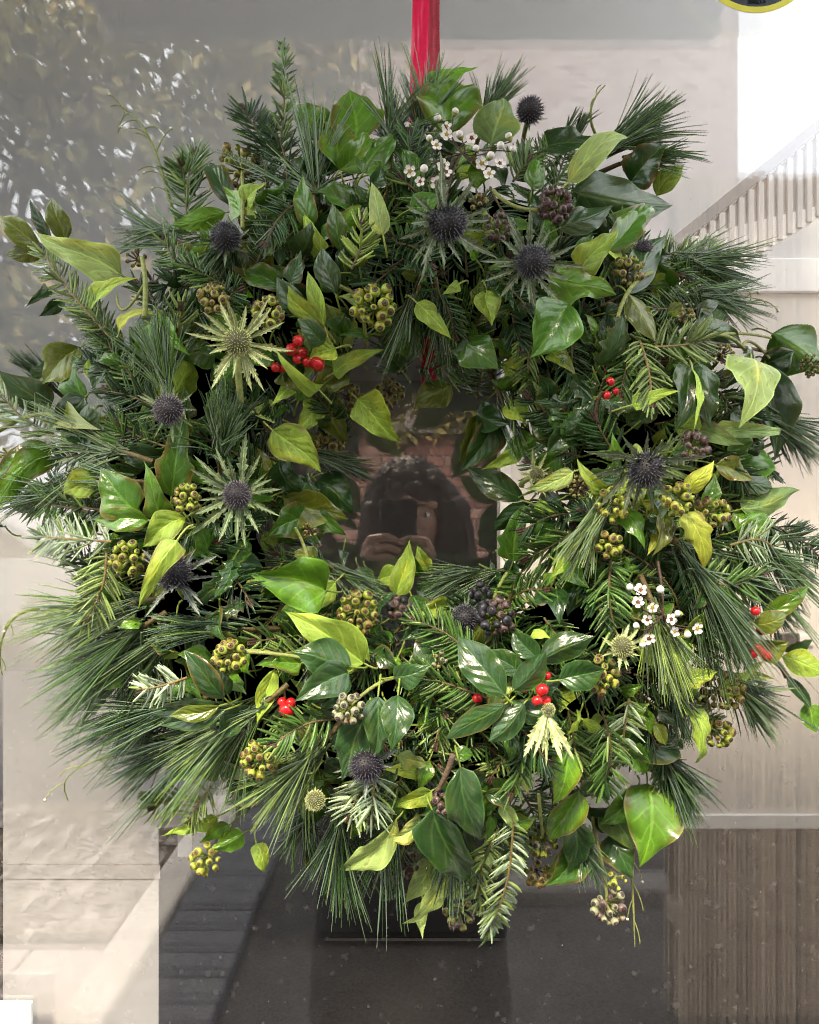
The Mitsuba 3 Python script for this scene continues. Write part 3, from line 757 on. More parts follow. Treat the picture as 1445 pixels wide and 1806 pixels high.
def pine(bx, by, tx, ty, spread, n, palette, lift=-.01, tipout=-.01, lenvar=.16):
    n = int(n * .8)
    y0, y1 = deep(bx, by), deep(tx, ty)
    P0, P1 = at(bx, by, min(y0 + lift + .01, -.03)), at(tx, ty, min(y1 + lift + tipout, -.02))
    ax = P1 - P0; L = np.linalg.norm(ax); x = ax / L
    nb = max(6, n // 5)
    n = nb * 5
    rep5 = lambda q: np.repeat(q, 5, axis=0)
    r = R.normal(0, 1, (nb, 3)); r -= (r @ x)[:, None] * x; r /= np.linalg.norm(r, axis=1, keepdims=True)
    r[:, 1] = np.where(r[:, 1] > 0, r[:, 1] * .6, r[:, 1])
    s = np.abs(R.normal(0, spread * .62, nb)).clip(0, spread * 1.5)
    ang = np.radians(s)
    D = rep5(np.cos(ang)[:, None] * x + np.sin(ang)[:, None] * r) + R.normal(0, .055, (n, 3))
    back = rep5(R.uniform(0, .34, nb) ** 1.1)
    r = rep5(r)
    B = P0 + x * (back * L)[:, None] + rep5(R.normal(0, .0035, (nb, 3))) + R.normal(0, .0006, (n, 3))
    L = L * .93
    Ln = L * rep5(R.uniform(1 - 2.4 * lenvar, 1.02, nb)) * R.uniform(.9, 1.03, n) * (1 - .45 * back)
    bend = np.array([0, .0, -.08]) * Ln[:, None] + (rep5(R.normal(0, .055, (nb, 3))) + R.normal(0, .03, (n, 3))) * Ln[:, None] + r * (Ln * .07)[:, None]
    broken = R.random(n) < .05
    Ln = np.where(broken, Ln * R.uniform(.4, .75, n), Ln)
    pk = np.where(R.random(n) < .25, np.where(palette == 4, 2, 1), palette)
    pk = np.where(R.random(n) < .10, 2, pk)
    V, F, uv = needles(B, D, Ln, R.uniform(.0010, .00145, n), R.uniform(.0008, .0010, n), R.normal(0, 1, (n, 3)), pk, bend, R, 6, (.8, 1, 1, .9, .3))
    k = key_for('pine_tuft', W)
    tv, tf, tuv = tube(np.array([P0 - x * .02 + [0, .012, 0], P0, P0 + x * L * .12, P0 + x * L * .26]), .0024, .0012, 6)
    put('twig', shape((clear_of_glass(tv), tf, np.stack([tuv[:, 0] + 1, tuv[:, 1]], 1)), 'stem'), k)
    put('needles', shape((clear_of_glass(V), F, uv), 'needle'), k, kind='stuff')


FIRS = [
    (1015, 765, 935, 700, 38, 0), (1025, 805, 930, 765, 38, 1), (1025, 850, 935, 815, 36, 0), (1010, 905, 925, 935, 38, 0), (1000, 725, 925, 660, 38, 1), (1010, 940, 930, 985, 38, 1), (1060, 780, 1000, 720, 40, 0), (1090, 810, 1050, 740, 40, 0), (1100, 930, 1030, 900, 40, 0), (560, 960, 510, 1000, 34, 0),
    (492, 285, 497, 84, 28, 1, 0, -.004, 0, .25), (478, 285, 428, 192, 46, 0), (505, 345, 440, 200, 44, 0), (330, 395, 345, 268, 46, 1), (345, 345, 322, 290, 36, 1), (470, 330, 455, 270, 40, 0), (545, 350, 468, 430, 42, 0), (450, 470, 478, 372, 40, 0), (420, 520, 330, 470, 40, 1), (330, 500, 290, 420, 40, 1),
    (192, 592, 72, 438, 40, 2, 0, -.02), (205, 640, 135, 545, 40, 1), (95, 765, 0, 688, 44, 3), (300, 590, 240, 500, 40, 0), (260, 700, 150, 640, 42, 0), (250, 690, 160, 560, 42, 1), (320, 760, 190, 690, 44, 0), (300, 790, 200, 740, 42, 0), (330, 560, 420, 510, 40, 0),
    (620, 475, 636, 392, 36, 4, 0, -.03), (610, 460, 660, 420, 38, 0), (722, 335, 722, 235, 42, 0), (752, 330, 735, 250, 40, 0), (895, 292, 990, 258, 42, 1), (905, 320, 930, 285, 40, 1), (865, 330, 900, 390, 38, 0), (700, 470, 640, 520, 40, 0), (700, 430, 760, 470, 40, 0),
    (1150, 440, 1258, 438, 44, 2), (1110, 470, 1200, 450, 40, 1), (1295, 525, 1190, 468, 40, 1), (1252, 545, 1158, 545, 42, 1), (1235, 602, 1128, 610, 44, 2), (1180, 540, 1270, 490, 40, 1), (1060, 540, 1120, 500, 38, 0),
    (1045, 715, 1075, 610, 42, 1), (1128, 600, 1150, 705, 44, 2, 10, -.03), (1150, 612, 1240, 600, 52, 2, 0, -.034), (1120, 600, 1095, 695, 42, 1), (945, 575, 936, 682, 38, 2), (1010, 610, 1020, 690, 40, 0), (905, 560, 920, 610, 30, 0), (1268, 690, 1325, 768, 34, 1), (1290, 700, 1335, 745, 34, 0), (1250, 800, 1330, 860, 40, 0),
    (1160, 1010, 1080, 960, 42, 0), (1220, 1015, 1342, 1012, 48, 1, 0, -.02), (1288, 962, 1365, 966, 48, 3, 0, -.03), (1330, 915, 1448, 985, 40, 0), (1200, 1090, 1150, 1000, 42, 0),
    (198, 955, 70, 946, 50, 3, -20, -.03), (188, 975, 152, 1090, 48, 2, 0, -.03), (165, 905, 44, 888, 44, 1), (205, 900, 95, 850, 44, 0), (300, 1010, 380, 960, 40, 0), (330, 1195, 250, 1216, 40, 3, 0, -.03), (360, 980, 440, 900, 40, 0), (390, 1010, 440, 1060, 40, 0),
    (845, 1172, 728, 1095, 44, 1, 0, -.03), (862, 1232, 735, 1190, 48, 1, 0, -.024), (860, 1220, 780, 1260, 44, 0), (592, 1268, 485, 1312, 44, 1, 0, -.024), (662, 1362, 655, 1445, 50, 3, 0, -.034), (655, 1370, 620, 1440, 44, 3), (885, 1400, 880, 1525, 42, 1), (905, 1438, 862, 1640, 40, 3, 20, -.026), (880, 1460, 850, 1600, 36, 2, 0, -.02), (1002, 1255, 1012, 1358, 42, 1), (900, 1268, 965, 1345, 42, 0), (925, 1310, 900, 1400, 40, 1),
    (1110, 1232, 1100, 1335, 42, 3, 0, -.03), (1062, 1255, 1060, 1395, 44, 1, 0, -.024), (1170, 1320, 1165, 1425, 40, 2), (1078, 990, 1098, 1145, 46, 1, 0, -.026), (1030, 1010, 1060, 1090, 42, 0), (960, 1090, 1000, 1140, 40, 1), (900, 1060, 960, 1040, 40, 1), (1140, 1280, 1190, 1390, 40, 0), (322, 1398, 272, 1422, 40, 2), (372, 1388, 335, 1446, 40, 2), (620, 1160, 560, 1130, 34, 0), (700, 1130, 640, 1170, 36, 0),
    (600, 780, 560, 700, 34, 0), (470, 760, 420, 690, 38, 0), (760, 500, 800, 590, 34, 0), (860, 480, 930, 540, 36, 0),
]
for a in FIRS:
    fir(*a)
for q in range(200):
    a = U(0, 6.283) if q < 158 else U(-1.0, 1.4)
    r = math.sqrt(U(200 ** 2, 545 ** 2))
    bx, by = 728 + r * math.cos(a), 868 + r * math.sin(a)
    d = a + U(-1.1, 1.1)
    L = U(85, 150)
    if r < 260 and U(0, 1) < .5:
        d = a + math.pi / 2 + U(-.5, .5)
    fir(bx, by, bx + L * math.cos(d), by + L * math.sin(d), U(36, 48), int(R.choice([0, 1, 2], p=[.42, .46, .12])), None, U(.004, .034), U(-.018, .01), None, .8)

PINES = [
    (555, 352, 562, 192, 34, 240, 1), (690, 262, 690, 140, 42, 220, 1), (740, 240, 770, 95, 40, 180, 1), (850, 225, 895, 100, 32, 130, 1), (1055, 275, 1200, 165, 30, 260, 1), (1090, 290, 1225, 255, 22, 120, 1), (1180, 462, 1335, 470, 25, 220, 1), (1215, 520, 1345, 530, 22, 180, 1),
    (297, 695, 255, 548, 28, 260, 1, -.025), (388, 808, 400, 672, 38, 240, 5, -.022), (235, 802, 88, 745, 22, 230, 2, -.02), (250, 850, 130, 830, 22, 120, 1), (1072, 878, 1000, 1000, 22, 270, 2, -.03), (1192, 955, 1330, 1160, 24, 380, 5, -.028), (1150, 1060, 1195, 1215, 17, 260, 4, -.026), (1170, 1170, 1205, 1290, 18, 200, 0),
    (1280, 1195, 1380, 1285, 26, 230, 0), (1165, 1320, 1235, 1440, 24, 240, 0), (1335, 715, 1452, 800, 28, 240, 5), (1330, 965, 1440, 1020, 24, 200, 1),
    (252, 1060, 80, 1090, 26, 360, 2, -.02), (260, 1100, 115, 1200, 26, 330, 1, -.016), (320, 1110, 130, 1240, 22, 260, 1), (330, 1240, 150, 1275, 28, 300, 0), (360, 1300, 180, 1355, 26, 260, 0), (475, 1235, 320, 1360, 26, 340, 2, -.02), (572, 1310, 466, 1432, 27, 360, 2, -.028), (600, 1420, 600, 1560, 32, 240, 0), (540, 1430, 525, 1510, 28, 170, 0),
    (878, 1008, 735, 1035, 16, 170, 5, -.01), (570, 990, 660, 1050, 18, 130, 5), (740, 505, 700, 640, 30, 140, 5), (770, 500, 790, 640, 22, 110, 5), (310, 425, 222, 398, 24, 120, 1), (445, 1110, 270, 1105, 13, 180, 0), (100, 690, 20, 615, 18, 100, 0), (120, 860, 10, 890, 18, 130, 5), (1000, 250, 1030, 190, 20, 60, 1), (880, 690, 920, 800, 16, 60, 0), (540, 800, 660, 820, 16, 90, 0),
    (1330, 1010, 1400, 1110, 24, 160, 5), (420, 420, 350, 470, 28, 160, 0), (1010, 1450, 1060, 1560, 22, 120, 0), (800, 1440, 800, 1560, 28, 200, 0), (690, 1440, 650, 1560, 26, 180, 0),
]
for a in PINES:
    pine(*a)

# ---- sea holly
Sg = np.random.default_rng(77)


def spike_head(palette, n=210):
    i = np.arange(n) + .5
    cz_ = 1 - 1.72 * i / n
    ph_ = np.pi * (1 + 5 ** .5) * i
    d = np.stack([np.sqrt(1 - cz_ ** 2) * np.cos(ph_), np.sqrt(1 - cz_ ** 2) * np.sin(ph_), cz_], 1)
    core = trimesh.creation.icosphere(2, .80)
    V = [core.vertices * [1, 1, 1.12]]; F = [core.faces]; uv = [np.full((len(core.vertices), 2), .1) + [palette, 0]]
    o = len(core.vertices)
    B = d * .74 * [1, 1, 1.12]
    L = Sg.uniform(.26, .44, n)
    D = d + Sg.normal(0, .10, (n, 3)) + [0, 0, .12]
    D /= np.linalg.norm(D, axis=1, keepdims=True)
    s = np.cross(D, [.31, .52, .8]); s /= np.linalg.norm(s, axis=1, keepdims=True)
    t = np.cross(D, s)
    w = .048
    v = np.stack([B + s * w, B - s * w * .5 + t * w * .87, B - s * w * .5 - t * w * .87, B + D * (L * .6)[:, None] + s * w * .55, B + D * (L * .6)[:, None] - s * w * .28 + t * w * .48, B + D * (L * .6)[:, None] - s * w * .28 - t * w * .48, B + D * L[:, None]], 1)
    f = np.array([[0, 1, 4], [0, 4, 3], [1, 2, 5], [1, 5, 4], [2, 0, 3], [2, 3, 5], [3, 4, 6], [4, 5, 6], [5, 3, 6]])
    V.append(v.reshape(-1, 3)); F.append((f[None] + (np.arange(n) * 7)[:, None, None]).reshape(-1, 3) + o)
    uv.append(np.stack([np.tile([.25, .25, .25, .7, .7, .7, .99], n) + palette, np.full(n * 7, .5)], 1))
    return np.vstack(V), np.vstack(F), np.vstack(uv)


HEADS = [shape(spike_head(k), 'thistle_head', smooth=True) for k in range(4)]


def bract_mesh(palette, g):
    """spiny bract of length 1 along +x, upper face +z"""
    nt = 8
    us, ws = [0.0], [.03]
    for k in range(nt):
        u0 = .08 + .80 * k / nt
        big = (.040 + .062 * math.sin(math.pi * min(1, (k + .8) / nt))) * g.uniform(.75, 1.35)
        us += [u0, u0 + .062, u0 + .070]; ws += [.036 + .030 * math.sin(math.pi * k / nt), big * 1.25, .034 + .034 * math.sin(math.pi * (k + 1) / (nt + 1))]
    us += [.94, 1.0]; ws += [.02, .001]
    us, ws = np.array(us), np.array(ws)
    v = np.array([-1, -.45, 0, .45, 1.0])
    cup = g.uniform(.2, .55)
    droop = g.uniform(-.10, .18)
    ws2 = np.roll(ws, 0)
    X = np.repeat(us[:, None], 5, 1) + np.where(np.abs(v) == 1, .045, 0) * (ws[:, None] > .066)
    Y = ws2[:, None] * v[None]
    Z = np.abs(Y) * cup + (-droop * us ** 2)[:, None] + g.uniform(-.03, .03) * np.sin(us * 9)[:, None] + .02 * np.sin(us * 37)[:, None] * (np.abs(v) == 1)
    Vv = np.stack([X, Y + .04 * np.sin(us * 3 + g.uniform(0, 6))[:, None], Z], -1).reshape(-1, 3)
    n, m_ = len(us), 5
    i, j = np.meshgrid(np.arange(n - 1), np.arange(4), indexing='ij')
    q = np.stack([i * 5 + j, (i + 1) * 5 + j, (i + 1) * 5 + j + 1, i * 5 + j + 1], -1).reshape(-1, 4)
    F = np.vstack([q[:, [0, 1, 2]], q[:, [0, 2, 3]]])
    uv = np.stack([np.repeat(np.clip(us, 0, .999), 5) + palette, np.tile(np.clip((v + 1) / 2, 0, .999), n) + g.integers(0, 16)], 1)
    return Vv, F, uv


BRACTS = [[shape(bract_mesh(k, Sg), 'bract') for _ in range(6)] for k in range(4)]


def sea_holly(cx, cy, rh, rb, dx, dy, palette, n, lift=-.03, label=None, droop=False):
    ax = np.array([dx, -1.0, -dy]); ax /= np.linalg.norm(ax)
    y0 = deep(cx, cy) + lift - .014
    c = at(cx, cy, y0)
    s = (y0 - CAM_Y) / F_
    k = key_for('sea_holly', W)
    tag(k, label)
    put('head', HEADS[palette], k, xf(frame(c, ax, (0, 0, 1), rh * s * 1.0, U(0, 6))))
    base = c - ax * rh * s * .85
    M = frame(base, ax)
    n = int(n * 1.5)
    for i in range(n):
        a = 6.283 * (i + U(-.4, .4)) / n
        el = (U(.0, .45), U(.2, .8), U(.5, 1.1))[i % 3]
        d = M[:3, :3] @ np.array([math.cos(a) * math.cos(el), math.sin(a) * math.cos(el), math.sin(el) * .7])
        if droop:
            d = np.array([U(-.55, .75), U(-.75, -.1), U(-1.2, -.7)])
        d /= np.linalg.norm(d)
        up = ax - (ax @ d) * d; up /= np.linalg.norm(up)
        B = np.eye(4)
        ln = rb * s * .9 * U(.70, 1.2) * (1 + .15 * (1 - abs(d[1])))
        B[:3, 0], B[:3, 1], B[:3, 2], B[:3, 3] = d * ln, np.cross(up, d) * ln * U(.42, .78), up * ln, base + d * rh * s * .15
        put('bract', BRACTS[palette][int(R.integers(0, 6))], k, xf(B))
    st = curve(base, base - ax * .015 + [0, .004, 0], base + np.array([U(-.01, .01), .05, U(-.02, .0)]), n=6)
    tv, tf, tuv = tube(st, .0022, .002, 7)
    put('stem', shape((clear_of_glass(tv), tf, np.stack([tuv[:, 0] + (3 if palette == 2 else 0), tuv[:, 1]], 1)), 'stem'), k)


for a in [
    (398, 418, 27, 46, .15, -.5, 0, 9, -.02), (418, 603, 26, 82, .0, .1, 2, 13, -.04, 'pale yellow-green sea holly head with long spiny bracts'), (297, 722, 27, 52, .1, .2, 1, 9, -.03), (418, 873, 26, 92, .05, .05, 1, 13, -.035), (305, 1010, 33, 78, .1, -.7, 3, 12, -.02),
    (790, 393, 34, 98, .55, .35, 0, 14, -.035), (940, 462, 31, 88, .1, .15, 0, 13, -.035), (935, 195, 25, 34, .1, -.6, 1, 8, -.006), (1140, 828, 33, 96, .0, .95, 0, 14, -.03), (820, 1090, 25, 44, -.1, .1, 0, 10, -.025), (645, 1350, 30, 56, -.2, -.1, 3, 10, -.02),
    (1098, 1140, 20, 46, .1, -.5, 2, 11, -.03, 'small pale green sea holly head below the white flowers'), (968, 1252, 12, 84, .15, -.9, 2, 7, -.035, 'pale drooping sea holly bracts under the red berries', True), (556, 1412, 18, 22, .1, -.3, 2, 8, -.03, 'small yellowish sea holly head among pine needles'), (946, 836, 14, 42, .4, -.3, 2, 9, -.02, 'small green sea holly bud right of the hole'), (1135, 440, 18, 30, .2, 0, 1, 8, -.01),
]:
    sea_holly(*a)

# ---- ivy berries
def lathe(prof, palette, n=14, tmax=None):
    prof = np.array(prof, float)
    a = np.arange(n) / n * 2 * np.pi
    V = np.stack([prof[:, 0:1] * np.cos(a), prof[:, 0:1] * np.sin(a), np.repeat(prof[:, 1:2], n, 1)], -1).reshape(-1, 3)
    k = len(prof)
    i, j = np.meshgrid(np.arange(k - 1), np.arange(n), indexing='ij')
    q = np.stack([i * n + j, i * n + (j + 1) % n, (i + 1) * n + (j + 1) % n, (i + 1) * n + j], -1).reshape(-1, 4)
    s = np.r_[0, np.cumsum(np.linalg.norm(np.diff(prof, axis=0), axis=1))]
    uv = np.stack([np.repeat(np.clip(s / s[-1], 0, .999), n) + palette, np.full(len(V), .5)], 1)
    return V, np.vstack([q[:, [0, 1, 2]], q[:, [0, 2, 3]]]), uv


BP = [(.02, -1), (.32, -.95), (.66, -.74), (.9, -.38), (1, .02), (.97, .34), (.84, .58), (.66, .70), (.60, .72), (.57, .80), (.42, .86), (.22, .88), (.15, .90), (.12, 1.10), (.05, 1.16), (.0, 1.16)]
BERRIES = [shape(lathe(BP, k), 'berry') for k in range(6)]


def berry_cluster(cx, cy, r, n, palette, small=1.0, lift=-.03, stalk=None, label=None):
    pals = palette if isinstance(palette, tuple) else (palette,)
    y0 = deep(cx, cy) + lift
    s = (y0 - CAM_Y) / F_
    rm = r * s
    c = at(cx, cy, y0)
    k = key_for('ivy_berry_cluster', W)
    tag(k, label)
    root = c + np.array([0, rm * .55, 0]) + (0 if stalk is None else 0)
    br = min(.0034, rm * .225) * small * (1.12 if n < 14 else 1)
    i = np.arange(n) + .5
    ang = np.arccos(1 - 1.45 * i / n)
    az = np.pi * (1 + 5 ** .5) * i + U(0, 6)
    parts = []
    for q in range(n):
        a_, z_ = ang[q] + U(-.12, .12), az[q] + U(-.15, .15)
        d = np.array([math.sin(a_) * math.cos(z_), -math.cos(a_), math.sin(a_) * math.sin(z_)])
        p = c + d * (rm - br * .9) * U(.80, 1.06) * np.array([1, .75, 1])
        face = p - root; face /= np.linalg.norm(face)
        face = face + np.array([U(-.2, .2), -.15, U(-.2, .2)])
        put('berry', BERRIES[int(R.choice(pals))], k, xf(frame(p, face, (0, 0, 1), br * U(.62, 1.2), U(0, 6)) @ np.diag([U(.9, 1.08), U(.9, 1.08), U(.9, 1.15), 1])))
        f = face / np.linalg.norm(face)
        parts.append(tube(curve(root, root + (p - root) * .5 + [0, .001, 0], p - f * br * .8, n=5), .00055, .00075, 5, False))
    st = np.array([root, root + [U(-.004, .004), .015, -.004], root + [U(-.01, .01), .04, U(-.02, .02)]]) if stalk is None else np.array([root] + [at(a, b, deep(a, b) + (-.012 if len(t_) == 0 else t_[0])) for a, b, *t_ in stalk])
    if len(pals) and pals[0] in (0, 4):
        sp = 3
    else:
        sp = 5 if pals[0] in (1,) else 0
    parts.append(tube(curve(*st, n=10), .0013, .0016, 7))
    V, F, uv = join(parts)
    uv = np.stack([np.clip(uv[:, 0], 0, .99) + sp, uv[:, 1]], 1)
    put('stalk', shape((clear_of_glass(V), F, uv), 'stem'), k)


for a in [
    (422, 292, 42, 28, (0, 0, 1), 1, -.02, [(428, 340), (428, 402)]), (378, 527, 32, 20, 1), (473, 553, 33, 24, (1, 0)), (660, 540, 44, 22, 0, 1.12, -.035, [(620, 515), (598, 504)]), (615, 700, 32, 14, 1, 1, .0), (578, 782, 32, 16, 1, 1, .0), (687, 690, 28, 16, 1, 1, .02), (330, 878, 28, 18, (0, 1)), (225, 985, 36, 18, 0), (405, 1155, 34, 20, (0, 1), 1, -.03, [(450, 1148), (490, 1155)]),
    (460, 1337, 40, 22, (0, 1)), (363, 1517, 32, 16, 5, 1, -.01), (630, 1080, 42, 32, (0, 1)), (705, 1075, 27, 13, (3, 2), 1.1), (848, 1048, 24, 10, 3, 1.15), (875, 1088, 38, 20, (3, 3, 2), 1.05, -.035, [(880, 1035), (895, 1010)]), (615, 1250, 31, 17, 4, 1, -.04, [(640, 1225), (695, 1195), (735, 1200)]), (705, 1525, 34, 19, (2, 4), 1, -.02, [(712, 1490), (718, 1470)]), (782, 1415, 26, 12, 2), (810, 1612, 32, 14, (2, 1), 1, -.0),
    (880, 400, 30, 16, 2), (980, 363, 36, 23, 2, 1, -.035), (1110, 475, 32, 14, (1, 0)), (845, 358, 20, 8, 1, 1, .0), (1025, 860, 25, 24, 1, .62), (1080, 890, 34, 15, (0, 5)), (1195, 880, 34, 15, (5, 0), 1, -.04), (1257, 905, 34, 16, (0, 1), 1, -.03), (1225, 787, 30, 15, 2), (1075, 960, 28, 10, (0, 1)), (1275, 1220, 40, 24, 1), (1265, 1290, 32, 18, (0, 1), 1, -.02, [(1255, 1262), (1232, 1235)]), (1060, 1190, 36, 18, (1, 0)),
    (960, 1485, 32, 16, (0, 4), 1, -.02, [(955, 1450), (950, 1400)]), (948, 1540, 26, 12, 1, 1, -.0), (1075, 1600, 34, 18, (4, 2, 4), 1, -.02, [(1068, 1555), (1050, 1470), (1045, 1440)]), (1088, 1552, 20, 6, (0, 5), 1, -.02), (1430, 645, 22, 26, 1, .62, -.02, [(1380, 630), (1310, 612), (1235, 600)]), (1275, 625, 22, 18, 1, .62), (1210, 555, 18, 7, 1), (775, 1165, 18, 6, (1, 4)), (8, 800, 14, 5, 0), (545, 935, 16, 8, 1, .8), (240, 455, 20, 9, 1, .8, -.01),
    (640, 550, 20, 6, 0, 1.1), (1330, 1215, 22, 10, 1, .9, .0),
]:
    berry_cluster(*a)

# ---- red holly berries, each its own part
rb = trimesh.creation.icosphere(3, 1.0)
RED = mikit.ply((rb.vertices * [1, 1, .95], rb.faces), 'red_berry', smooth=True, uv=np.stack([(rb.vertices[:, 2] + 1) / 2, rb.vertices[:, 0] * 0 + .5], 1))
for cx, cy, rr_, lf in [(526, 601, 11, -.036), (514, 616, 10.5, -.03), (525, 633, 10, -.032), (543, 639, 9, -.028), (560, 641, 13.5, -.036), (486, 648, 8.5, -.02), (500, 650, 8, -.02), (534, 622, 9, -.022), (1077, 673, 9, -.025), (1070, 697, 9, -.025), (1086, 690, 7, -.02), (506, 1252, 13, -.02), (513, 1240, 10, -.016), (498, 1238, 9, -.012),
                        (957, 1217, 11, -.044), (948, 1236, 11, -.046), (963, 1236, 10.5, -.04), (965, 1192, 8, -.03), (925, 1214, 8, -.03), (852, 1258, 14, -.016), (842, 1232, 10, -.014), (1343, 1112, 10, -.066), (1359, 1111, 8.5, -.066), (1333, 1078, 8, -.06), (1345, 1150, 11, -.066), (1352, 1156, 10, -.066), (1328, 1153, 9, -.066), (1336, 1143, 9, -.066)]:
    y0 = min(deep(cx, cy) + lf, -.02)
    put('holly_berry', RED, W, xf(frame(at(cx, cy, y0), (U(-1, 1), U(-.7, .8), U(-1, .3)), (0, 0, 1), rr_ * U(.85, 1.06) * (y0 - CAM_Y) / F_, U(0, 6))))

# ---- wax flowers
fg = np.random.default_rng(9)


def wax_flower(g, faded):
    parts = []
    cup = lathe([(.05, -.75), (.22, -.6), (.40, -.25), (.47, .0), (.40, .03), (.18, -.10), (.0, -.12)], 1, 12)
    parts.append(cup)
    eye = lathe([(.36, .02), (.30, .07), (.16, .02), (.08, .12), (.0, .16)], 3 if faded else 2, 12)
    parts.append(eye)
    for k in range(5):
        a = 6.283 * k / 5 + g.uniform(-.12, .12)
        rr_, aa = np.meshgrid(np.linspace(0, 1, 6), np.linspace(0, 2 * np.pi, 13)[:-1], indexing='ij')
        sz = .34 * g.uniform(.88, 1.1)
        x = .64 + rr_ * np.cos(aa) * sz
        y = rr_ * np.sin(aa) * sz * 1.1
        z = .05 + .22 * (x - .4) ** 2 * g.uniform(.2, 2.2) + .10 * rr_ ** 2 * np.abs(np.sin(aa * 2.5 + g.uniform(0, 6))) * g.uniform(.3, 1)
        P = np.stack([x, y, z], -1).reshape(-1, 3)
        c, s = math.cos(a), math.sin(a)
        P = np.stack([c * P[:, 0] - s * P[:, 1], s * P[:, 0] + c * P[:, 1], P[:, 2]], 1)
        i, j = np.meshgrid(np.arange(5), np.arange(12), indexing='ij')
        q = np.stack([i * 12 + j, i * 12 + (j + 1) % 12, (i + 1) * 12 + (j + 1) % 12, (i + 1) * 12 + j], -1).reshape(-1, 4)
        parts.append((P, np.vstack([q[:, [0, 2, 1]], q[:, [0, 3, 2]]]), np.full((len(P), 2), .5)))
    return join(parts)


FLO = [shape(wax_flower(fg, k % 2), 'flower') for k in range(4)]
bud = join([lathe([(.05, -1.2), (.25, -1.1), (.55, -.7), (.72, -.2)], 1, 12), lathe([(.66, -.22), (.80, .15), (.74, .50), (.5, .78), (.2, .9), (0, .92)], 0, 12)])
BUD = shape(bud, 'flower')
WAX = [
    ((815, 270, -.05), [(803, 197, 'b'), (773, 208, 'b'), (788, 223, 'f'), (788, 237, 'f'), (758, 244, 'b'), (770, 256, 'f'), (811, 238, 'b'), (832, 243, 'f'), (782, 292, 'f'), (787, 303, 'f'), (741, 320, 'f'), (748, 297, 'b'), (723, 302, 'f'), (770, 322, 'f'), (850, 288, 'f'), (863, 306, 'f'), (882, 288, 'f'), (898, 241, 'b'), (883, 256, 'b'), (905, 263, 'b'), (865, 275, 'b'), (840, 262, 'b')], [(800, 300), (785, 360)]),
    ((1170, 1085, -.045), [(1130, 1040, 'f'), (1126, 1062, 'f'), (1151, 1071, 'f'), (1142, 1093, 'f'), (1165, 1040, 'b'), (1123, 1104, 'b'), (1145, 1126, 'f'), (1133, 1135, 'b'), (1184, 1092, 'f'), (1197, 1082, 'b'), (1190, 1114, 'f'), (1213, 1118, 'b'), (1230, 1108, 'f'), (1112, 1036, 'b')], [(1168, 1040), (1160, 990)]),
]
for (hx, hy, lf), fl, st in WAX:
    k = key_for('waxflower_sprig', W)
    hub = at(hx, hy, deep(hx, hy) + lf + .008)
    parts = [tube(curve(hub, *[at(a, b, deep(a, b) + lf + .015 + .012 * q) for q, (a, b) in enumerate(st)], n=8), .0008, .0012, 6)]
    for x_, y_, t_ in fl:
        yy_ = deep(x_, y_) + lf + U(-.008, .006)
        p = at(x_, y_, yy_)
        d = p - hub
        face = np.array([d[0] * 6 + U(-.4, .4), -1.0 if t_ == 'f' else U(-.6, .1), d[2] * 6 + U(-.4, .4)])
        s = (yy_ - CAM_Y) / F_
        f = face / np.linalg.norm(face)
        if t_ == 'f':
            put('flower', FLO[int(R.integers(0, 4))], k, xf(frame(p, face, (0, 0, 1), 11.0 * s * U(.85, 1.12), U(0, 6))))
        else:
            put('bud', BUD, k, xf(frame(p, face, (0, 0, 1), 8.5 * s * U(.8, 1.1), U(0, 6))))
        e = p - f * .0045
        m_ = hub + (e - hub) * .55 + [U(-.004, .004), .003, U(-.004, .004)]
        parts.append(tube(curve(hub, m_, e, n=6), .0005, .0005, 5, False))
    V, F, uv = join(parts)
    put('stem', shape((clear_of_glass(V), F, np.stack([np.clip(uv[:, 0], 0, .99) + 2, uv[:, 1]], 1)), 'stem'), k)


# loose budded sprigs that stick out of the outline
def budded(pts, twigs, palette=0, y=-.03, name='budded_sprig'):
    k = key_for(name, W)
    P = curve(*[at(a, b, y - .01 * math.sin(i)) for i, (a, b) in enumerate(pts)], n=18)
    parts = [tube(P, .0016, .0005, 6)]
    buds = []
    for f, dx, dy in twigs:
        o = P[int(f * 17)]
        e = o + np.array([dx, U(-14, 6), -dy]) * .00052
        m_ = (o + e) / 2 + np.array([0, 0, .0035])
        parts.append(tube(curve(o, m_, e, n=6), .0006, .0004, 5))
        buds.append(e)
    V, F, uv = join(parts)
    put('stem', shape((clear_of_glass(V), F, np.stack([np.clip(uv[:, 0], 0, .99) + (0 if palette == 0 else 3), uv[:, 1]], 1)), 'stem'), k)
    for e in buds[::2]:
        put('bud', BUD, k, xf(frame(np.array([e[0], min(e[1], -.012), e[2]]), (U(-1, 1), -.2, U(0, 1)), (0, 0, 1), .0015)))


budded([(312, 392), (290, 315), (262, 240), (225, 200), (208, 235)], [(.2, -30, -14), (.25, 30, -34), (.32, -34, -8), (.36, -40, 4), (.5, 28, -40), (.55, -28, -18), (.62, -36, -12), (.7, 36, 10), (.75, -34, 8), (.85, -30, -8), (.9, -22, -30)])
budded([(330, 1250), (240, 1310), (160, 1345), (118, 1372), (120, 1412)], [(.2, -24, 30), (.3, -30, 22), (.35, 16, 30), (.5, -20, 34), (.6, 20, 24), (.75, -34, 14), (.9, -30, 26)], 1)
budded([(1200, 560), (1270, 545), (1340, 528)], [(.5, 20, 26), (.6, 30, 50), (.8, 26, -18), (.95, 20, 12), (.95, 36, 20), (.9, -8, -22)], 1)
budded([(1100, 1440), (1112, 1520), (1118, 1610), (1120, 1670)], [(.3, 20, 40), (.5, 18, 46), (.6, -8, 40), (.8, 10, 40)], 1)
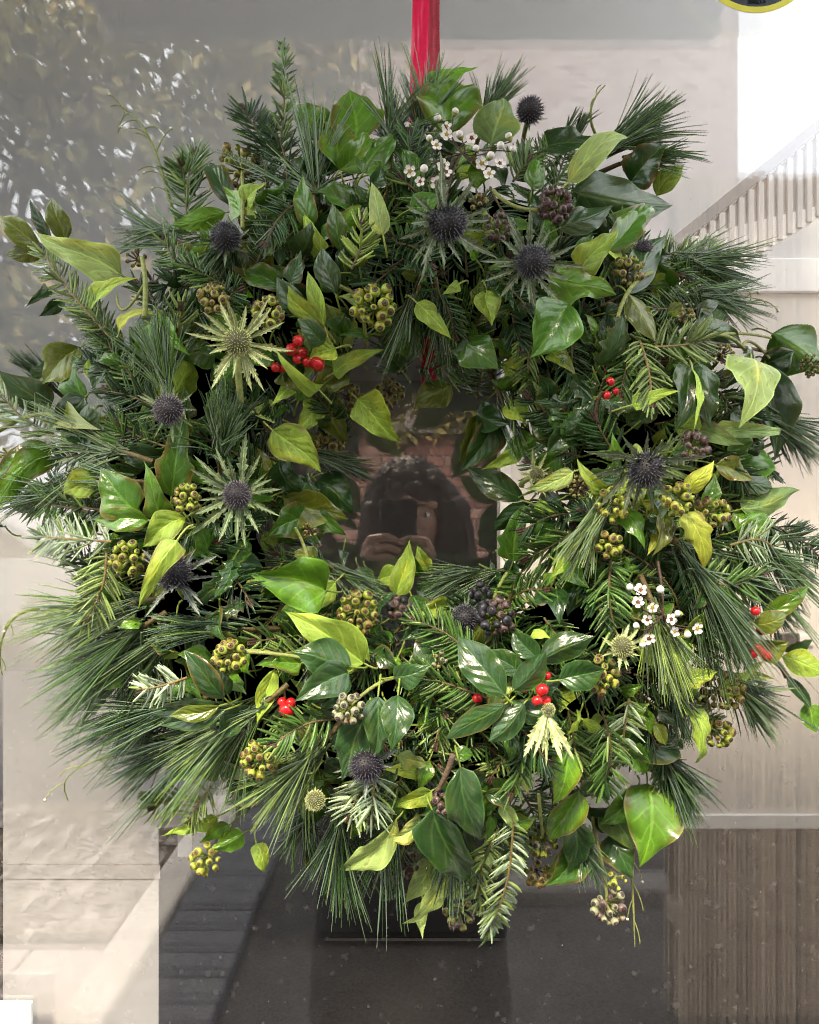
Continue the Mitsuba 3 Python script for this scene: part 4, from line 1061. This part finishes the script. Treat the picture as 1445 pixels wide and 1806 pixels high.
budded([(70, 1075), (25, 1090), (6, 1120), (4, 1190)], [(.3, -14, 22), (.4, 6, 26), (.6, -10, 22), (.8, 8, 24)])
budded([(1050, 235), (1042, 205), (1068, 150)], [(.5, 6, -20), (.8, 8, -18)], 1)
# woody and green stalks in view
for pts, r_, pk in [([(-10, 765), (40, 738), (98, 736)], .0021, 3), ([(255, 560), (256, 490), (250, 455)], .0022, 3), ([(255, 500), (222, 545), (206, 520)], .0012, 3), ([(1228, 600), (1310, 612), (1330, 640)], .0017, 3), ([(1240, 598), (1300, 588), (1360, 596)], .0014, 3), ([(1310, 612), (1345, 618), (1358, 632)], .0014, 3), ([(960, 370), (900, 360), (870, 335)], .0018, 3), ([(430, 1150), (500, 1155), (560, 1165)], .0014, 3), ([(800, 1330), (785, 1370), (772, 1395)], .0024, 5), ([(1388, 1195), (1375, 1172), (1345, 1150)], .0024, 2), ([(1150, 480), (1108, 515), (1090, 560)], .0018, 3), ([(545, 1005), (535, 960), (520, 930)], .0016, 3), ([(418, 620), (422, 680), (425, 710)], .0030, 3), ([(1000, 322), (985, 345), (975, 380)], .0010, 3), ([(1065, 690), (1052, 720), (1055, 745)], .0014, 2)]:
    tv, tf, tuv = tube(curve(*[at(a, b, min(deep(a, b) - .028, -.03)) for a, b in pts], n=12), r_, r_ * .8, 8)
    put('stalk', shape((tv, tf, np.stack([np.clip(tuv[:, 0], 0, .99) + pk, tuv[:, 1]], 1)), 'stem'), W)

# ------------------------------------------------------------------ ribbon that the wreath hangs from
rib = thing('red_ribbon', 'red satin ribbon looped over the top of the door, holding up the wreath', 'ribbon')


def ribbon(path, half, cup):
    """strip along path ((x,y,z) rows), with folded width"""
    P = np.array(path)
    t_ = np.linspace(0, len(P) - 1, 60)
    P = np.stack([np.interp(t_, np.arange(len(P)), P[:, k]) for k in range(3)], 1)
    v = np.linspace(-1, 1, 15)
    V = P[:, None] + np.stack([half * v[None] + 0 * P[:, :1], -cup * np.cos(v * 4.7)[None] * .0 - cup * (np.abs(v) - .5)[None] ** 2 + 0 * P[:, :1], 0 * v[None] + 0 * P[:, :1]], -1)
    n, m_ = len(P), len(v)
    V = V + np.stack([.0012 * (meshkit.noise(V * [1, 1, 22], 4) - .5), .0035 * (meshkit.fbm(V * [160, 1, 26], 3, 5) - .5), 0 * V[..., 0]], -1)
    i, j = np.meshgrid(np.arange(n - 1), np.arange(m_ - 1), indexing='ij')
    q = np.stack([i * m_ + j, i * m_ + j + 1, (i + 1) * m_ + j + 1, (i + 1) * m_ + j], -1).reshape(-1, 4)
    V = V.reshape(-1, 3)
    return np.vstack([V, V + [0, .0004, 0]]), np.vstack([q, q[:, ::-1] + len(V)])


top = 2.52
pf = [at(741, y_, -.030) for y_ in (215, 120, 40, -40)]
front = np.vstack([[p[0] + .0018 * math.sin(p[2] * 30), -.030 + .012 * i / 3, p[2]] for i, p in enumerate(pf)] + [[pf[-1][0], -.012, z] for z in np.linspace(pf[-1][2] + .06, top, 6)])
put('front_strand', mikit.ply(ribbon(front, .0076, .004), 'ribbon_satin', smooth=True), rib)
pbk = [at(764, y_, -.008) for y_ in (215, 120, 40, -40)]
back = np.vstack([[p[0], -.010, p[2]] for p in pbk] + [[pbk[-1][0], -.008, z] for z in np.linspace(pbk[-1][2] + .06, top, 6)])
put('back_strand', mikit.ply(ribbon(back, .0066, .003), 'ribbon_back', smooth=True), rib)
pl = [at(757, y_, -.02) for y_ in (560, 620, 672)]
put('lower_loop', mikit.ply(ribbon(np.array(pl)[::-1], .0065, .004), 'ribbon_satin', smooth=True), rib)

# ------------------------------------------------------------------ what the glass mirrors: garden, street and the photographer
scene['tarmac'] = {'type': 'principled', 'roughness': .85, 'specular': .2,
                   'base_color': proc(lambda p, n, uv: mix((.022, .022, .024), (.056, .055, .053), fbm(p.x * 30, p.y * 30, p.z * 30, 4)) * (.75 + .5 * fbm(p.x * 1.2, p.y * 1.2, 0, 3)))}
g0 = np.array([[-60, -60, 0], [60, -60, 0], [60, -.012, 0], [-60, -.012, 0.0]])
put('ground', mikit.ply((g0, [[0, 1, 2], [0, 2, 3]]), 'tarmac'), kind='structure', label='dark tarmac ground outside the door, seen mirrored')
scene['litter_soil'] = painted((.10, .075, .05), .9, .3, 30)
bed = put('planting_bed', mikit.ply(box(3.2, 1.3, .03, (-2.58, -2.56, .014)), 'litter_soil'), kind='structure', label='bed of soil and dead leaves left of the path')
scene['pale_stone'] = painted((.46, .42, .37), .8, .15, 20)
scene['pink_stone'] = painted((.44, .37, .34), .8, .12, 14)
scene['grey_brick'] = painted((.070, .074, .085), .7, .2, 30)
kb = thing('kerb_edging', 'pale stone edging between the path and the planting bed', 'kerb')
for i in range(9):
    put('stone', mikit.ply(box(.13, .44, .07, (-.90, -1.2 - .45 * i, .036), .008), 'pale_stone'), kb)
put('step_stone', mikit.ply(box(.80, .15, .06, (.76, -2.30, .031), .008), 'grey_stone'), label='long grey stone edging lying right of the person, mirrored low in the glass', category='kerb stone')
scene['grey_stone'] = painted((.13, .125, .12), .8, .15, 20)
pv = thing('paving', 'pinkish paving slabs by the door', 'paving')
for i in range(9):
    put('slab', mikit.ply(box(.24, .50, .035, (-1.10 - .246 * i, -1.62, .018), .006), 'pink_stone'), pv)
for i in range(9):
    put('slab', mikit.ply(box(.24, .50, .035, (-1.10 - .246 * i, -1.115, .018), .006), 'pink_stone'), pv)
pb_ = thing('brick_path', 'course of blue grey bricks edging the path', 'path')
for i in range(28):
    put('brick', mikit.ply(box(.27, .122, .05, (-.685 + U(-.004, .004), -1.35 - .138 * i, .026 + U(-.003, .003)), .007), 'grey_brick'), pb_)

# dead leaves
scene['dead_leaf'] = two({'type': 'diffuse', 'reflectance': proc(lambda p, n, uv: mix((.18, .13, .10), (.50, .45, .40), cell_rand(dr.floor(uv.x), 2, 3)) * (.7 + .5 * noise(p.x * 90, p.y * 90, 0)))})
n = 1500
g = np.random.default_rng(3)
c = np.stack([g.uniform(-4.1, -1.0, n), -1.92 - 1.2 * g.random(n) ** 1.7, g.uniform(.034, .06, n)], 1)
a = g.uniform(0, 6.28, n); ln, wd = g.uniform(.03, .07, n), g.uniform(.014, .03, n)
dx = np.stack([np.cos(a), np.sin(a), g.uniform(-.3, .3, n)], 1) * ln[:, None]
dy = np.stack([-np.sin(a), np.cos(a), g.uniform(-.3, .3, n)], 1) * wd[:, None]
V = np.stack([c - dx, c + dy + [0, 0, .008], c + dx, c - dy + [0, 0, .008]], 1).reshape(-1, 3)
V[:, 2] = np.maximum(V[:, 2], .032)
F = (np.array([[0, 3, 1], [1, 3, 2]])[None] + 4 * np.arange(n)[:, None, None]).reshape(-1, 3)
put('fallen_leaves', mikit.ply((V, F), 'dead_leaf', uv=np.stack([np.repeat(g.integers(0, 999, n), 4) + .5, np.full(4 * n, .5)], 1)), kind='stuff', label='dead brown leaves lying on the planting bed', category='leaves')

# garden wall of red brick with coping and ivy
gw = thing('garden_wall', 'red brick garden wall mirrored in the middle of the wreath', 'wall')
scene['red_brick'] = painted((.45, .225, .170), .85, .3, 25)
scene['red_brick_dark'] = painted((.32, .16, .125), .85, .3, 25)
scene['red_brick_pale'] = painted((.52, .30, .235), .85, .3, 25)
scene['mortar'] = painted((.33, .27, .235), .9, .1, 30)
put('mortar_bed', mikit.ply(box(3.0, .20, 2.0, (.85, -5.13, 1.0)), 'mortar'), gw)
BR = [mikit.ply(box(.215, .10, .065, bevel=.005), b) for b in ('red_brick', 'red_brick_dark', 'red_brick_pale')]
cnt = 0
for r_ in range(26):
    for c_ in range(13):
        x_ = -.54 + .225 * c_ + (.112 if r_ % 2 else 0)
        if x_ > 2.26:
            continue
        z_ = 1.96 - .075 * r_
        if cnt < 300:
            put('brick', BR[int(R.integers(0, 3))], gw, T().translate([x_, -5.07, z_]))
            cnt += 1
for i in range(10):
    put('coping', mikit.ply(box(.30, .30, .07, (-.52 + .303 * i, -5.12, 2.04), .01), 'pale_stone'), gw)

bh = thing('brick_house', 'tall pale pink brick house mirrored at the upper right of the glass', 'house')
put('wall', mikit.ply(box(6.2, .3, 8.5, (.85, -9.2, 4.25)), 'house_brick'), bh)
put('roof', mikit.ply(prism([(-2.4, 8.5), (4.1, 8.5), (.85, 10.6)], -12.5, -9.0), 'grey_paint'), bh)
put('side_wall', mikit.ply(box(.3, 3.2, 8.5, (3.8, -10.96, 4.25)), 'house_brick'), bh)


# foliage masses
scene['tree_leaf'] = two({'type': 'diffuse', 'reflectance': proc(lambda p, n, uv: mix(mix((.075, .085, .036), (.34, .31, .12), cell_rand(dr.floor(uv.x), 2, 3)), (.80, .60, .22), (cell_rand(dr.floor(uv.x), 7, 1) > .72) * smoothstep(.35, .75, fbm(p.x * .9, p.y * .9, p.z * .9, 2))))})
scene['bark'] = painted((.06, .05, .042), .9, .3, 12)


def crown(centres, radii, n, size, seed):
    g = np.random.default_rng(seed)
    w = np.array(radii) ** 2; w /= w.sum()
    k = g.choice(len(radii), n, p=w)
    d = g.normal(0, 1, (n, 3)); d /= np.linalg.norm(d, axis=1, keepdims=True)
    c = np.array(centres)[k] + d * (np.array(radii)[k] * g.uniform(.35, 1.05, n))[:, None]
    a = g.normal(0, 1, (n, 3)); a /= np.linalg.norm(a, axis=1, keepdims=True)
    b = np.cross(a, g.normal(0, 1, (n, 3))); b /= np.linalg.norm(b, axis=1, keepdims=True)
    s = (size * g.uniform(.6, 1.3, n))[:, None]
    V = np.stack([c - a * s, c + b * s * .5, c + a * s, c - b * s * .5], 1).reshape(-1, 3)
    F = (np.array([[0, 3, 1], [1, 3, 2]])[None] + 4 * np.arange(n)[:, None, None]).reshape(-1, 3)
    return mikit.ply((V, F), 'tree_leaf', uv=np.stack([np.repeat(g.integers(0, 9999, n), 4) + .5, np.full(4 * n, .5)], 1))


def tree(label, x, y, blobs, n, size, seed, h):
    k = thing('tree', label, 'tree')
    g = np.random.default_rng(seed)
    parts = [tube(curve((x, y, 0), (x + .1, y, h * .4), (x - .05, y, h), n=8), .17, .06, 9)]
    for c, r_ in zip(*blobs):
        parts.append(tube(curve((x, y, h * g.uniform(.3, .6)), (np.array([x, y, h * .6]) + np.array(c)) / 2 + g.normal(0, .15, 3), c, n=7), .06, .015, 6))
    V, F, uv = join(parts)
    put('trunk', mikit.ply((V, F), 'bark', smooth=True), k)
    put('crown', crown(blobs[0], blobs[1], n, size, seed), k, kind='stuff')


g = np.random.default_rng(12)
EXTRA = ([(-2.6, -7.3, 3.6), (-2.8, -7.4, 4.4), (-2.5, -7.2, 5.2), (-2.9, -7.5, 5.9), (-3.3, -7.4, 5.1), (-3.2, -7.3, 4.0)], [.6, .55, .6, .5, .5, .5])


def blobs(lo, hi, n, r0, r1):
    return [tuple(g.uniform(lo, hi)) for _ in range(n)] + (EXTRA[0] if n > 30 else []), list(g.uniform(r0, r1, n)) + (EXTRA[1] if n > 30 else [])


tree('dense autumn tree mirrored at the upper left of the glass', -2.2, -7.4, blobs((-4.9, -8.4, 2.4), (-.5, -6.6, 6.8), 34, .5, .95), 15000, .085, 4, 5.2)
tree('sparse tree with gaps of white sky at the left edge of the glass', -4.6, -7.8, blobs((-6.6, -9, 2.4), (-3.6, -7.2, 7.6), 28, .4, .75), 4000, .10, 5, 5.5)
hd = thing('hedge', 'yellow green ivy hedge on top of the brick garden wall', 'hedge')
put('crown', crown([(-.6 + .28 * i, -5.02, 2.10 + .10 * math.sin(i * 2.3)) for i in range(10)] + [(-.6 + .28 * i, -5.1, 2.45 + .12 * math.sin(i * 1.3)) for i in range(5)], [.2 + .05 * math.cos(i * 1.7) for i in range(10)] + [.3] * 5, 6500, .04, 8), hd, kind='stuff')

# slatted screen at the right
sl = thing('slatted_screen', 'brown vertical slatted wooden screen mirrored at the right', 'screen')
scene['cedar'] = {'type': 'principled', 'roughness': .7, 'base_color': proc(lambda p, n, uv: mix((.36, .285, .22), (.62, .52, .43), fbm(p.x * 60, p.y * 60, p.z * 4, 3)) * (.75 + .5 * cell_rand(dr.floor(p.x / .0272), 1, 1)))}
x_ = .775
while x_ < 1.85:
    put('slat', mikit.ply(box(.0195 + U(0, .003), .022, 2.41 + U(-.01, .01), (x_, -1.54, 1.205), .002), 'cedar'), sl)
    x_ += .0272 + U(-.002, .003)
for z_ in (.3, 1.2, 2.2):
    put('rail', mikit.ply(box(1.12, .03, .06, (1.31, -1.568, z_), .003), 'cedar'), sl)
put('backing', mikit.ply(box(1.12, .012, 2.38, (1.31, -1.592, 1.195)), 'cedar'), sl)

# parked car at the left, far end of the drive
car = thing('parked_car', 'silver parked car mirrored at the left edge of the glass', 'car')
scene['car_paint'] = {'type': 'principled', 'base_color': rgb(.45, .46, .48), 'roughness': .25, 'metallic': .4, 'clearcoat': 1.0}
scene['car_glass'] = {'type': 'principled', 'base_color': rgb(.012, .013, .015), 'roughness': .08}
scene['tail_red'] = {'type': 'principled', 'base_color': rgb(.55, .015, .012), 'roughness': .2}
scene['rubber'] = painted((.02, .02, .02), .8, .1)
cx0, cy0 = -4.9, -8.2
body = [(-2.0, .30), (-2.02, .62), (-1.9, .88), (-1.2, .96), (-.55, 1.38), (.75, 1.42), (1.45, 1.02), (1.92, .92), (2.02, .6), (1.98, .30)]
put('body', mikit.ply(prism([(cx0 + x, z) for x, z in body], cy0 - .8, cy0 + .8), 'car_paint'), car)
for poly in ([(-1.02, .98), (-.5, 1.33), (.05, 1.35), (.05, .98)], [(.12, .98), (.12, 1.35), (.7, 1.36), (1.25, 1.0)]):
    put('window', mikit.ply(prism([(cx0 + x, z) for x, z in poly], cy0 + .79, cy0 + .806), 'car_glass'), car)
for x_ in (-1.25, 1.28):
    k = key_for('wheel', car)
    w_ = trimesh.creation.cylinder(radius=.31, height=.2, sections=32)
    w_.apply_transform(trimesh.transformations.rotation_matrix(np.pi / 2, [1, 0, 0])); w_.apply_translation([cx0 + x_, cy0 + .74, .31])
    put('tyre', mikit.ply(w_, 'rubber', smooth=40), k)
    w_ = trimesh.creation.cylinder(radius=.2, height=.03, sections=32)
    w_.apply_transform(trimesh.transformations.rotation_matrix(np.pi / 2, [1, 0, 0])); w_.apply_translation([cx0 + x_, cy0 + .85, .31])
    put('rim', mikit.ply(w_, 'car_paint', smooth=40), k)
put('tail_light', mikit.ply(box(.10, .3, .16, (cx0 - 1.96, cy0 + .67, .74), .02), 'tail_red'), car)
put('tail_light', mikit.ply(box(.10, .3, .16, (cx0 + 1.93, cy0 + .67, .74), .02), 'tail_red'), car)


# ------------------------------------------------------------------ the photographer
def skin_mesh(bones, cell=.012, it=8):
    out = m3.Manifold()
    for (a, ra), (b, rb_) in bones:
        s1 = m3.Manifold.sphere(ra, 20).translate([float(t) for t in a])
        s2 = m3.Manifold.sphere(rb_, 20).translate([float(t) for t in b])
        out = out + m3.Manifold.batch_hull([s1, s2])
    mm = out.refine_to_length(cell).to_mesh()
    t = trimesh.Trimesh(mm.vert_properties[:, :3], mm.tri_verts, process=True)
    trimesh.smoothing.filter_taubin(t, iterations=it)
    return t


scene['skin'] = {'type': 'principled', 'roughness': .5, 'base_color': proc(lambda p, n, uv: mix((.26, .155, .115), (.34, .21, .16), fbm(p.x * 60, p.y * 60, p.z * 60, 3)))}
scene['hair'] = {'type': 'principled', 'roughness': .6, 'specular': .25, 'base_color': proc(lambda p, n, uv: mix((.016, .011, .009), (.06, .042, .034), noise(dr.atan2(p.x - .002, p.y + 1.06) * 60, p.z * 8, 1.0)))}
scene['coat'] = {'type': 'principled', 'roughness': .85, 'base_color': proc(lambda p, n, uv: mi.Color3f(.014, .014, .017) * (.6 + .8 * fbm(p.x * 20, p.y * 20, p.z * 20, 4)))}
scene['trousers'] = painted((.03, .034, .045), .8, .2, 20)
scene['phone_case'] = painted((.014, .014, .016), .3, .1)
scene['lens_glass'] = {'type': 'principled', 'base_color': rgb(.004, .004, .006), 'roughness': .05}
PX, PY = .002, -1.07
person = thing('person', 'dark haired person in a dark coat holding a phone up, mirrored in the glass', 'person')
H = np.array([PX, PY, 1.435])
head = skin_mesh([((H + [0, -.005, .035], .086), (H + [0, .02, -.01], .080)), ((H + [0, .02, -.01], .075), (H + [0, .052, -.085], .036)), ((H + [0, -.03, -.06], .055), (H + [0, -.045, -.19], .055)),
                  ((H + [0, .092, .012], .008), (H + [0, .112, -.030], .013)), ((H + [-.016, .098, -.032], .008), (H + [.016, .098, -.032], .008)), ((H + [-.018, .088, -.066], .008), (H + [.018, .088, -.066], .008)),
                  ((H + [-.05, .078, .030], .010), (H + [.05, .078, .030], .010)), ((H + [-.084, -.008, .008], .012), (H + [-.080, -.006, -.034], .009)), ((H + [.084, -.008, .008], .012), (H + [.080, -.006, -.034], .009))], .007, 6)
body_bones = []
shp = lambda x, y, z: np.array([PX + x, PY + y, z])
put('head', mikit.ply(head, 'skin', smooth=True), person)
for sx in (-1, 1):
    e = trimesh.creation.icosphere(2, .0105); e.apply_transform(np.diag([1, 1, .62, 1])); e.apply_translation(H + [sx * .032, .0815, .008])
    k = put('eye', mikit.ply(e, 'white_paint', smooth=True), person)
    e = trimesh.creation.icosphere(2, .0054); e.apply_translation(H + [sx * .032, .0875, .008])
    put('iris', mikit.ply(e, 'lens_glass', smooth=True), k)
    put('eyebrow', mikit.ply(skin_mesh([((H + [sx * .018, .089, .029], .0035), (H + [sx * .05, .080, .031], .003))], .004, 2), 'hair', smooth=True), person)
put('lips', mikit.ply(skin_mesh([((H + [-.02, .0915, -.066], .0045), (H + [0, .096, -.066], .006)), ((H + [0, .096, -.066], .006), (H + [.02, .0915, -.066], .0045))], .004, 3), 'lip', smooth=True), person)
scene['lip'] = painted((.42, .16, .14), .45, .1, 40)
hair = skin_mesh([((H + [0, -.018, .052], .092), (H + [0, -.035, .02], .094)), ((H + [.088, .05, .02], .026), (H + [.112, .045, -.09], .032)), ((H + [.062, .066, .035], .016), (H + [.082, .066, -.06], .016)), ((H + [.10, .0, .02], .035), (H + [.135, .02, -.2], .03)), ((H + [-.086, .05, .02], .022), (H + [-.098, .045, -.09], .026)), ((H + [-.055, -.02, .045], .052), (H + [-.092, -.01, -.03], .028)), ((H + [-.092, -.01, -.03], .028), (H + [-.100, .0, -.15], .030)),
                  ((H + [.055, -.02, .045], .056), (H + [.098, -.005, -.03], .034)), ((H + [.098, -.005, -.03], .034), (H + [.118, .0, -.17], .040)), ((H + [.118, .0, -.17], .04), (H + [.125, .02, -.27], .028)), ((H + [-.100, .0, -.15], .03), (H + [-.095, .02, -.25], .022)), ((H + [0, -.06, 0], .08), (H + [0, -.075, -.18], .07)),
                  ((H + [-.05, .055, .075], .022), (H + [-.085, .04, .02], .016)), ((H + [.05, .055, .075], .024), (H + [.088, .04, .015], .018)), ((H + [-.05, .035, .078], .034), (H + [.05, .035, .078], .034)), ((H + [-.03, .058, .060], .026), (H + [-.088, .045, -.01], .018)), ((H + [.01, .062, .062], .026), (H + [.08, .058, .01], .020)), ((H + [.08, .058, .01], .02), (H + [.096, .04, -.06], .02))], .009, 4)
hv = hair.vertices
hair.vertices = hv + (meshkit.noise(np.stack([np.arctan2(hv[:, 0] - PX, hv[:, 1] - PY) * 26, hv[:, 2] * 5, 0 * hv[:, 0]], -1))[:, None] - .5) * .011 * hair.vertex_normals
put('hair', mikit.ply(hair, 'hair', smooth=True), person)
coat_b = [((shp(-.13, -.03, 1.20), .075), (shp(.13, -.03, 1.20), .075)), ((shp(-.12, -.02, 1.20), .085), (shp(-.11, 0, .85), .10)), ((shp(.12, -.02, 1.20), .085), (shp(.11, 0, .85), .10)), ((shp(-.1, 0, 1.1), .11), (shp(.1, 0, 1.1), .11)), ((shp(-.1, 0, .85), .10), (shp(.1, 0, .85), .10)), ((shp(-.1, 0, .85), .10), (shp(-.11, 0, .32), .12)), ((shp(.1, 0, .85), .10), (shp(.11, 0, .32), .12)), ((shp(-.08, 0, .62), .12), (shp(.08, 0, .62), .12)), ((shp(-.09, 0, .32), .12), (shp(.09, 0, .32), .12)), ((shp(0, -.045, 1.22), .075), (shp(0, -.045, 1.285), .062)),
          ((shp(-.17, -.03, 1.20), .06), (shp(-.215, .03, .985), .05)), ((shp(-.215, .03, .985), .05), (shp(-.085, .205, 1.26), .036)), ((shp(.17, -.03, 1.20), .06), (shp(.215, .03, .985), .05)), ((shp(.215, .03, .985), .05), (shp(.075, .205, 1.26), .036))]
coat = skin_mesh(coat_b, .016, 8)
cv = coat.vertices
coat.vertices = cv + (meshkit.fbm(cv * 14, 3)[:, None] - .5) * .018 * coat.vertex_normals
put('coat', mikit.ply(coat, 'coat', smooth=True), person)
for sx in (-1, 1):
    put('trouser_leg', mikit.ply(skin_mesh([((shp(sx * .085, 0, .60), .085), (shp(sx * .09, .01, .44), .062)), ((shp(sx * .09, .01, .44), .062), (shp(sx * .095, -.01, .08), .052))], .016, 5), 'trousers', smooth=True), person)
    put('shoe', mikit.ply(skin_mesh([((shp(sx * .095, -.03, .045), .043), (shp(sx * .10, .12, .034), .034)), ((shp(sx * .10, .12, .034), .034), (shp(sx * .10, .17, .030), .029))], .01, 4), 'coat', smooth=True), person)

# phone: lens exactly behind the camera
phone = thing('phone', 'black smartphone held up by the person, mirrored in the glass', 'phone')
PC = np.array([-.022, -.7875, 1.402])
put('case', mikit.ply(box(.072, .008, .148, PC, .0035), 'phone_case', smooth=30), phone)
put('camera_bump', mikit.ply(box(.030, .0012, .030, (.0, -.7830, 1.452), .0005), 'phone_case'), phone)
for dx_, dz_ in ((0, -.0), (-.009, .008), (-.009, -.008)):
    l_ = trimesh.creation.cylinder(radius=.0045, height=.0012, sections=24)
    l_.apply_transform(trimesh.transformations.rotation_matrix(np.pi / 2, [1, 0, 0])); l_.apply_translation([dx_, -.7819, 1.45 + dz_])
    put('lens', mikit.ply(l_, 'lens_glass'), phone)


def hand(side):
    """palm behind and beside the phone's lower half, four fingers across its back, thumb on the screen side"""
    ex = PC[0] + side * .036
    b = []
    wrist = np.array([PX + side * .078, PY + .215, 1.272])
    palm_lo, palm_hi = np.array([ex + side * .030, -.815, 1.315]), np.array([ex + side * .022, -.806, 1.365])
    b.append(((wrist, .026), (palm_lo, .021)))
    b.append(((palm_lo, .021), (palm_hi, .016)))
    b.append(((palm_lo + [side * -.008, .008, -.004], .018), (palm_hi + [0, .004, -.010], .014)))
    zs = [1.398, 1.379, 1.360, 1.343]
    ln = [.050, .054, .050, .040]
    for i, (z_, l_) in enumerate(zip(zs, ln)):
        z_ = z_ - (.004 if side > 0 else 0)
        k0 = np.array([ex + side * (.024 - .001 * i), -.803, z_ - .016])
        k1 = np.array([ex + side * .016, -.781, z_ - .001])
        k2 = np.array([ex - side * l_ * .30, -.7755, z_ + .004])
        k3 = np.array([ex - side * l_ * .62, -.7765, z_ - .002])
        b += [((k0, .0105), (k1, .0092)), ((k1, .0092), (k2, .0082)), ((k2, .0082), (k3, .0068)), ((k0, .0105), (palm_lo, .016))]
    t0, t1, t2 = palm_lo + [-side * .004, -.004, .018], np.array([ex + side * .014, -.812, 1.375]), np.array([ex - side * .014, -.803, 1.392])
    b += [((palm_lo, .018), (t0, .014)), ((t0, .014), (t1, .0105)), ((t1, .0105), (t2, .0085))]
    return skin_mesh(b, .004, 6)


put('left_hand', mikit.ply(hand(-1), 'skin', smooth=True), person)
put('right_hand', mikit.ply(hand(1), 'skin', smooth=True), person)
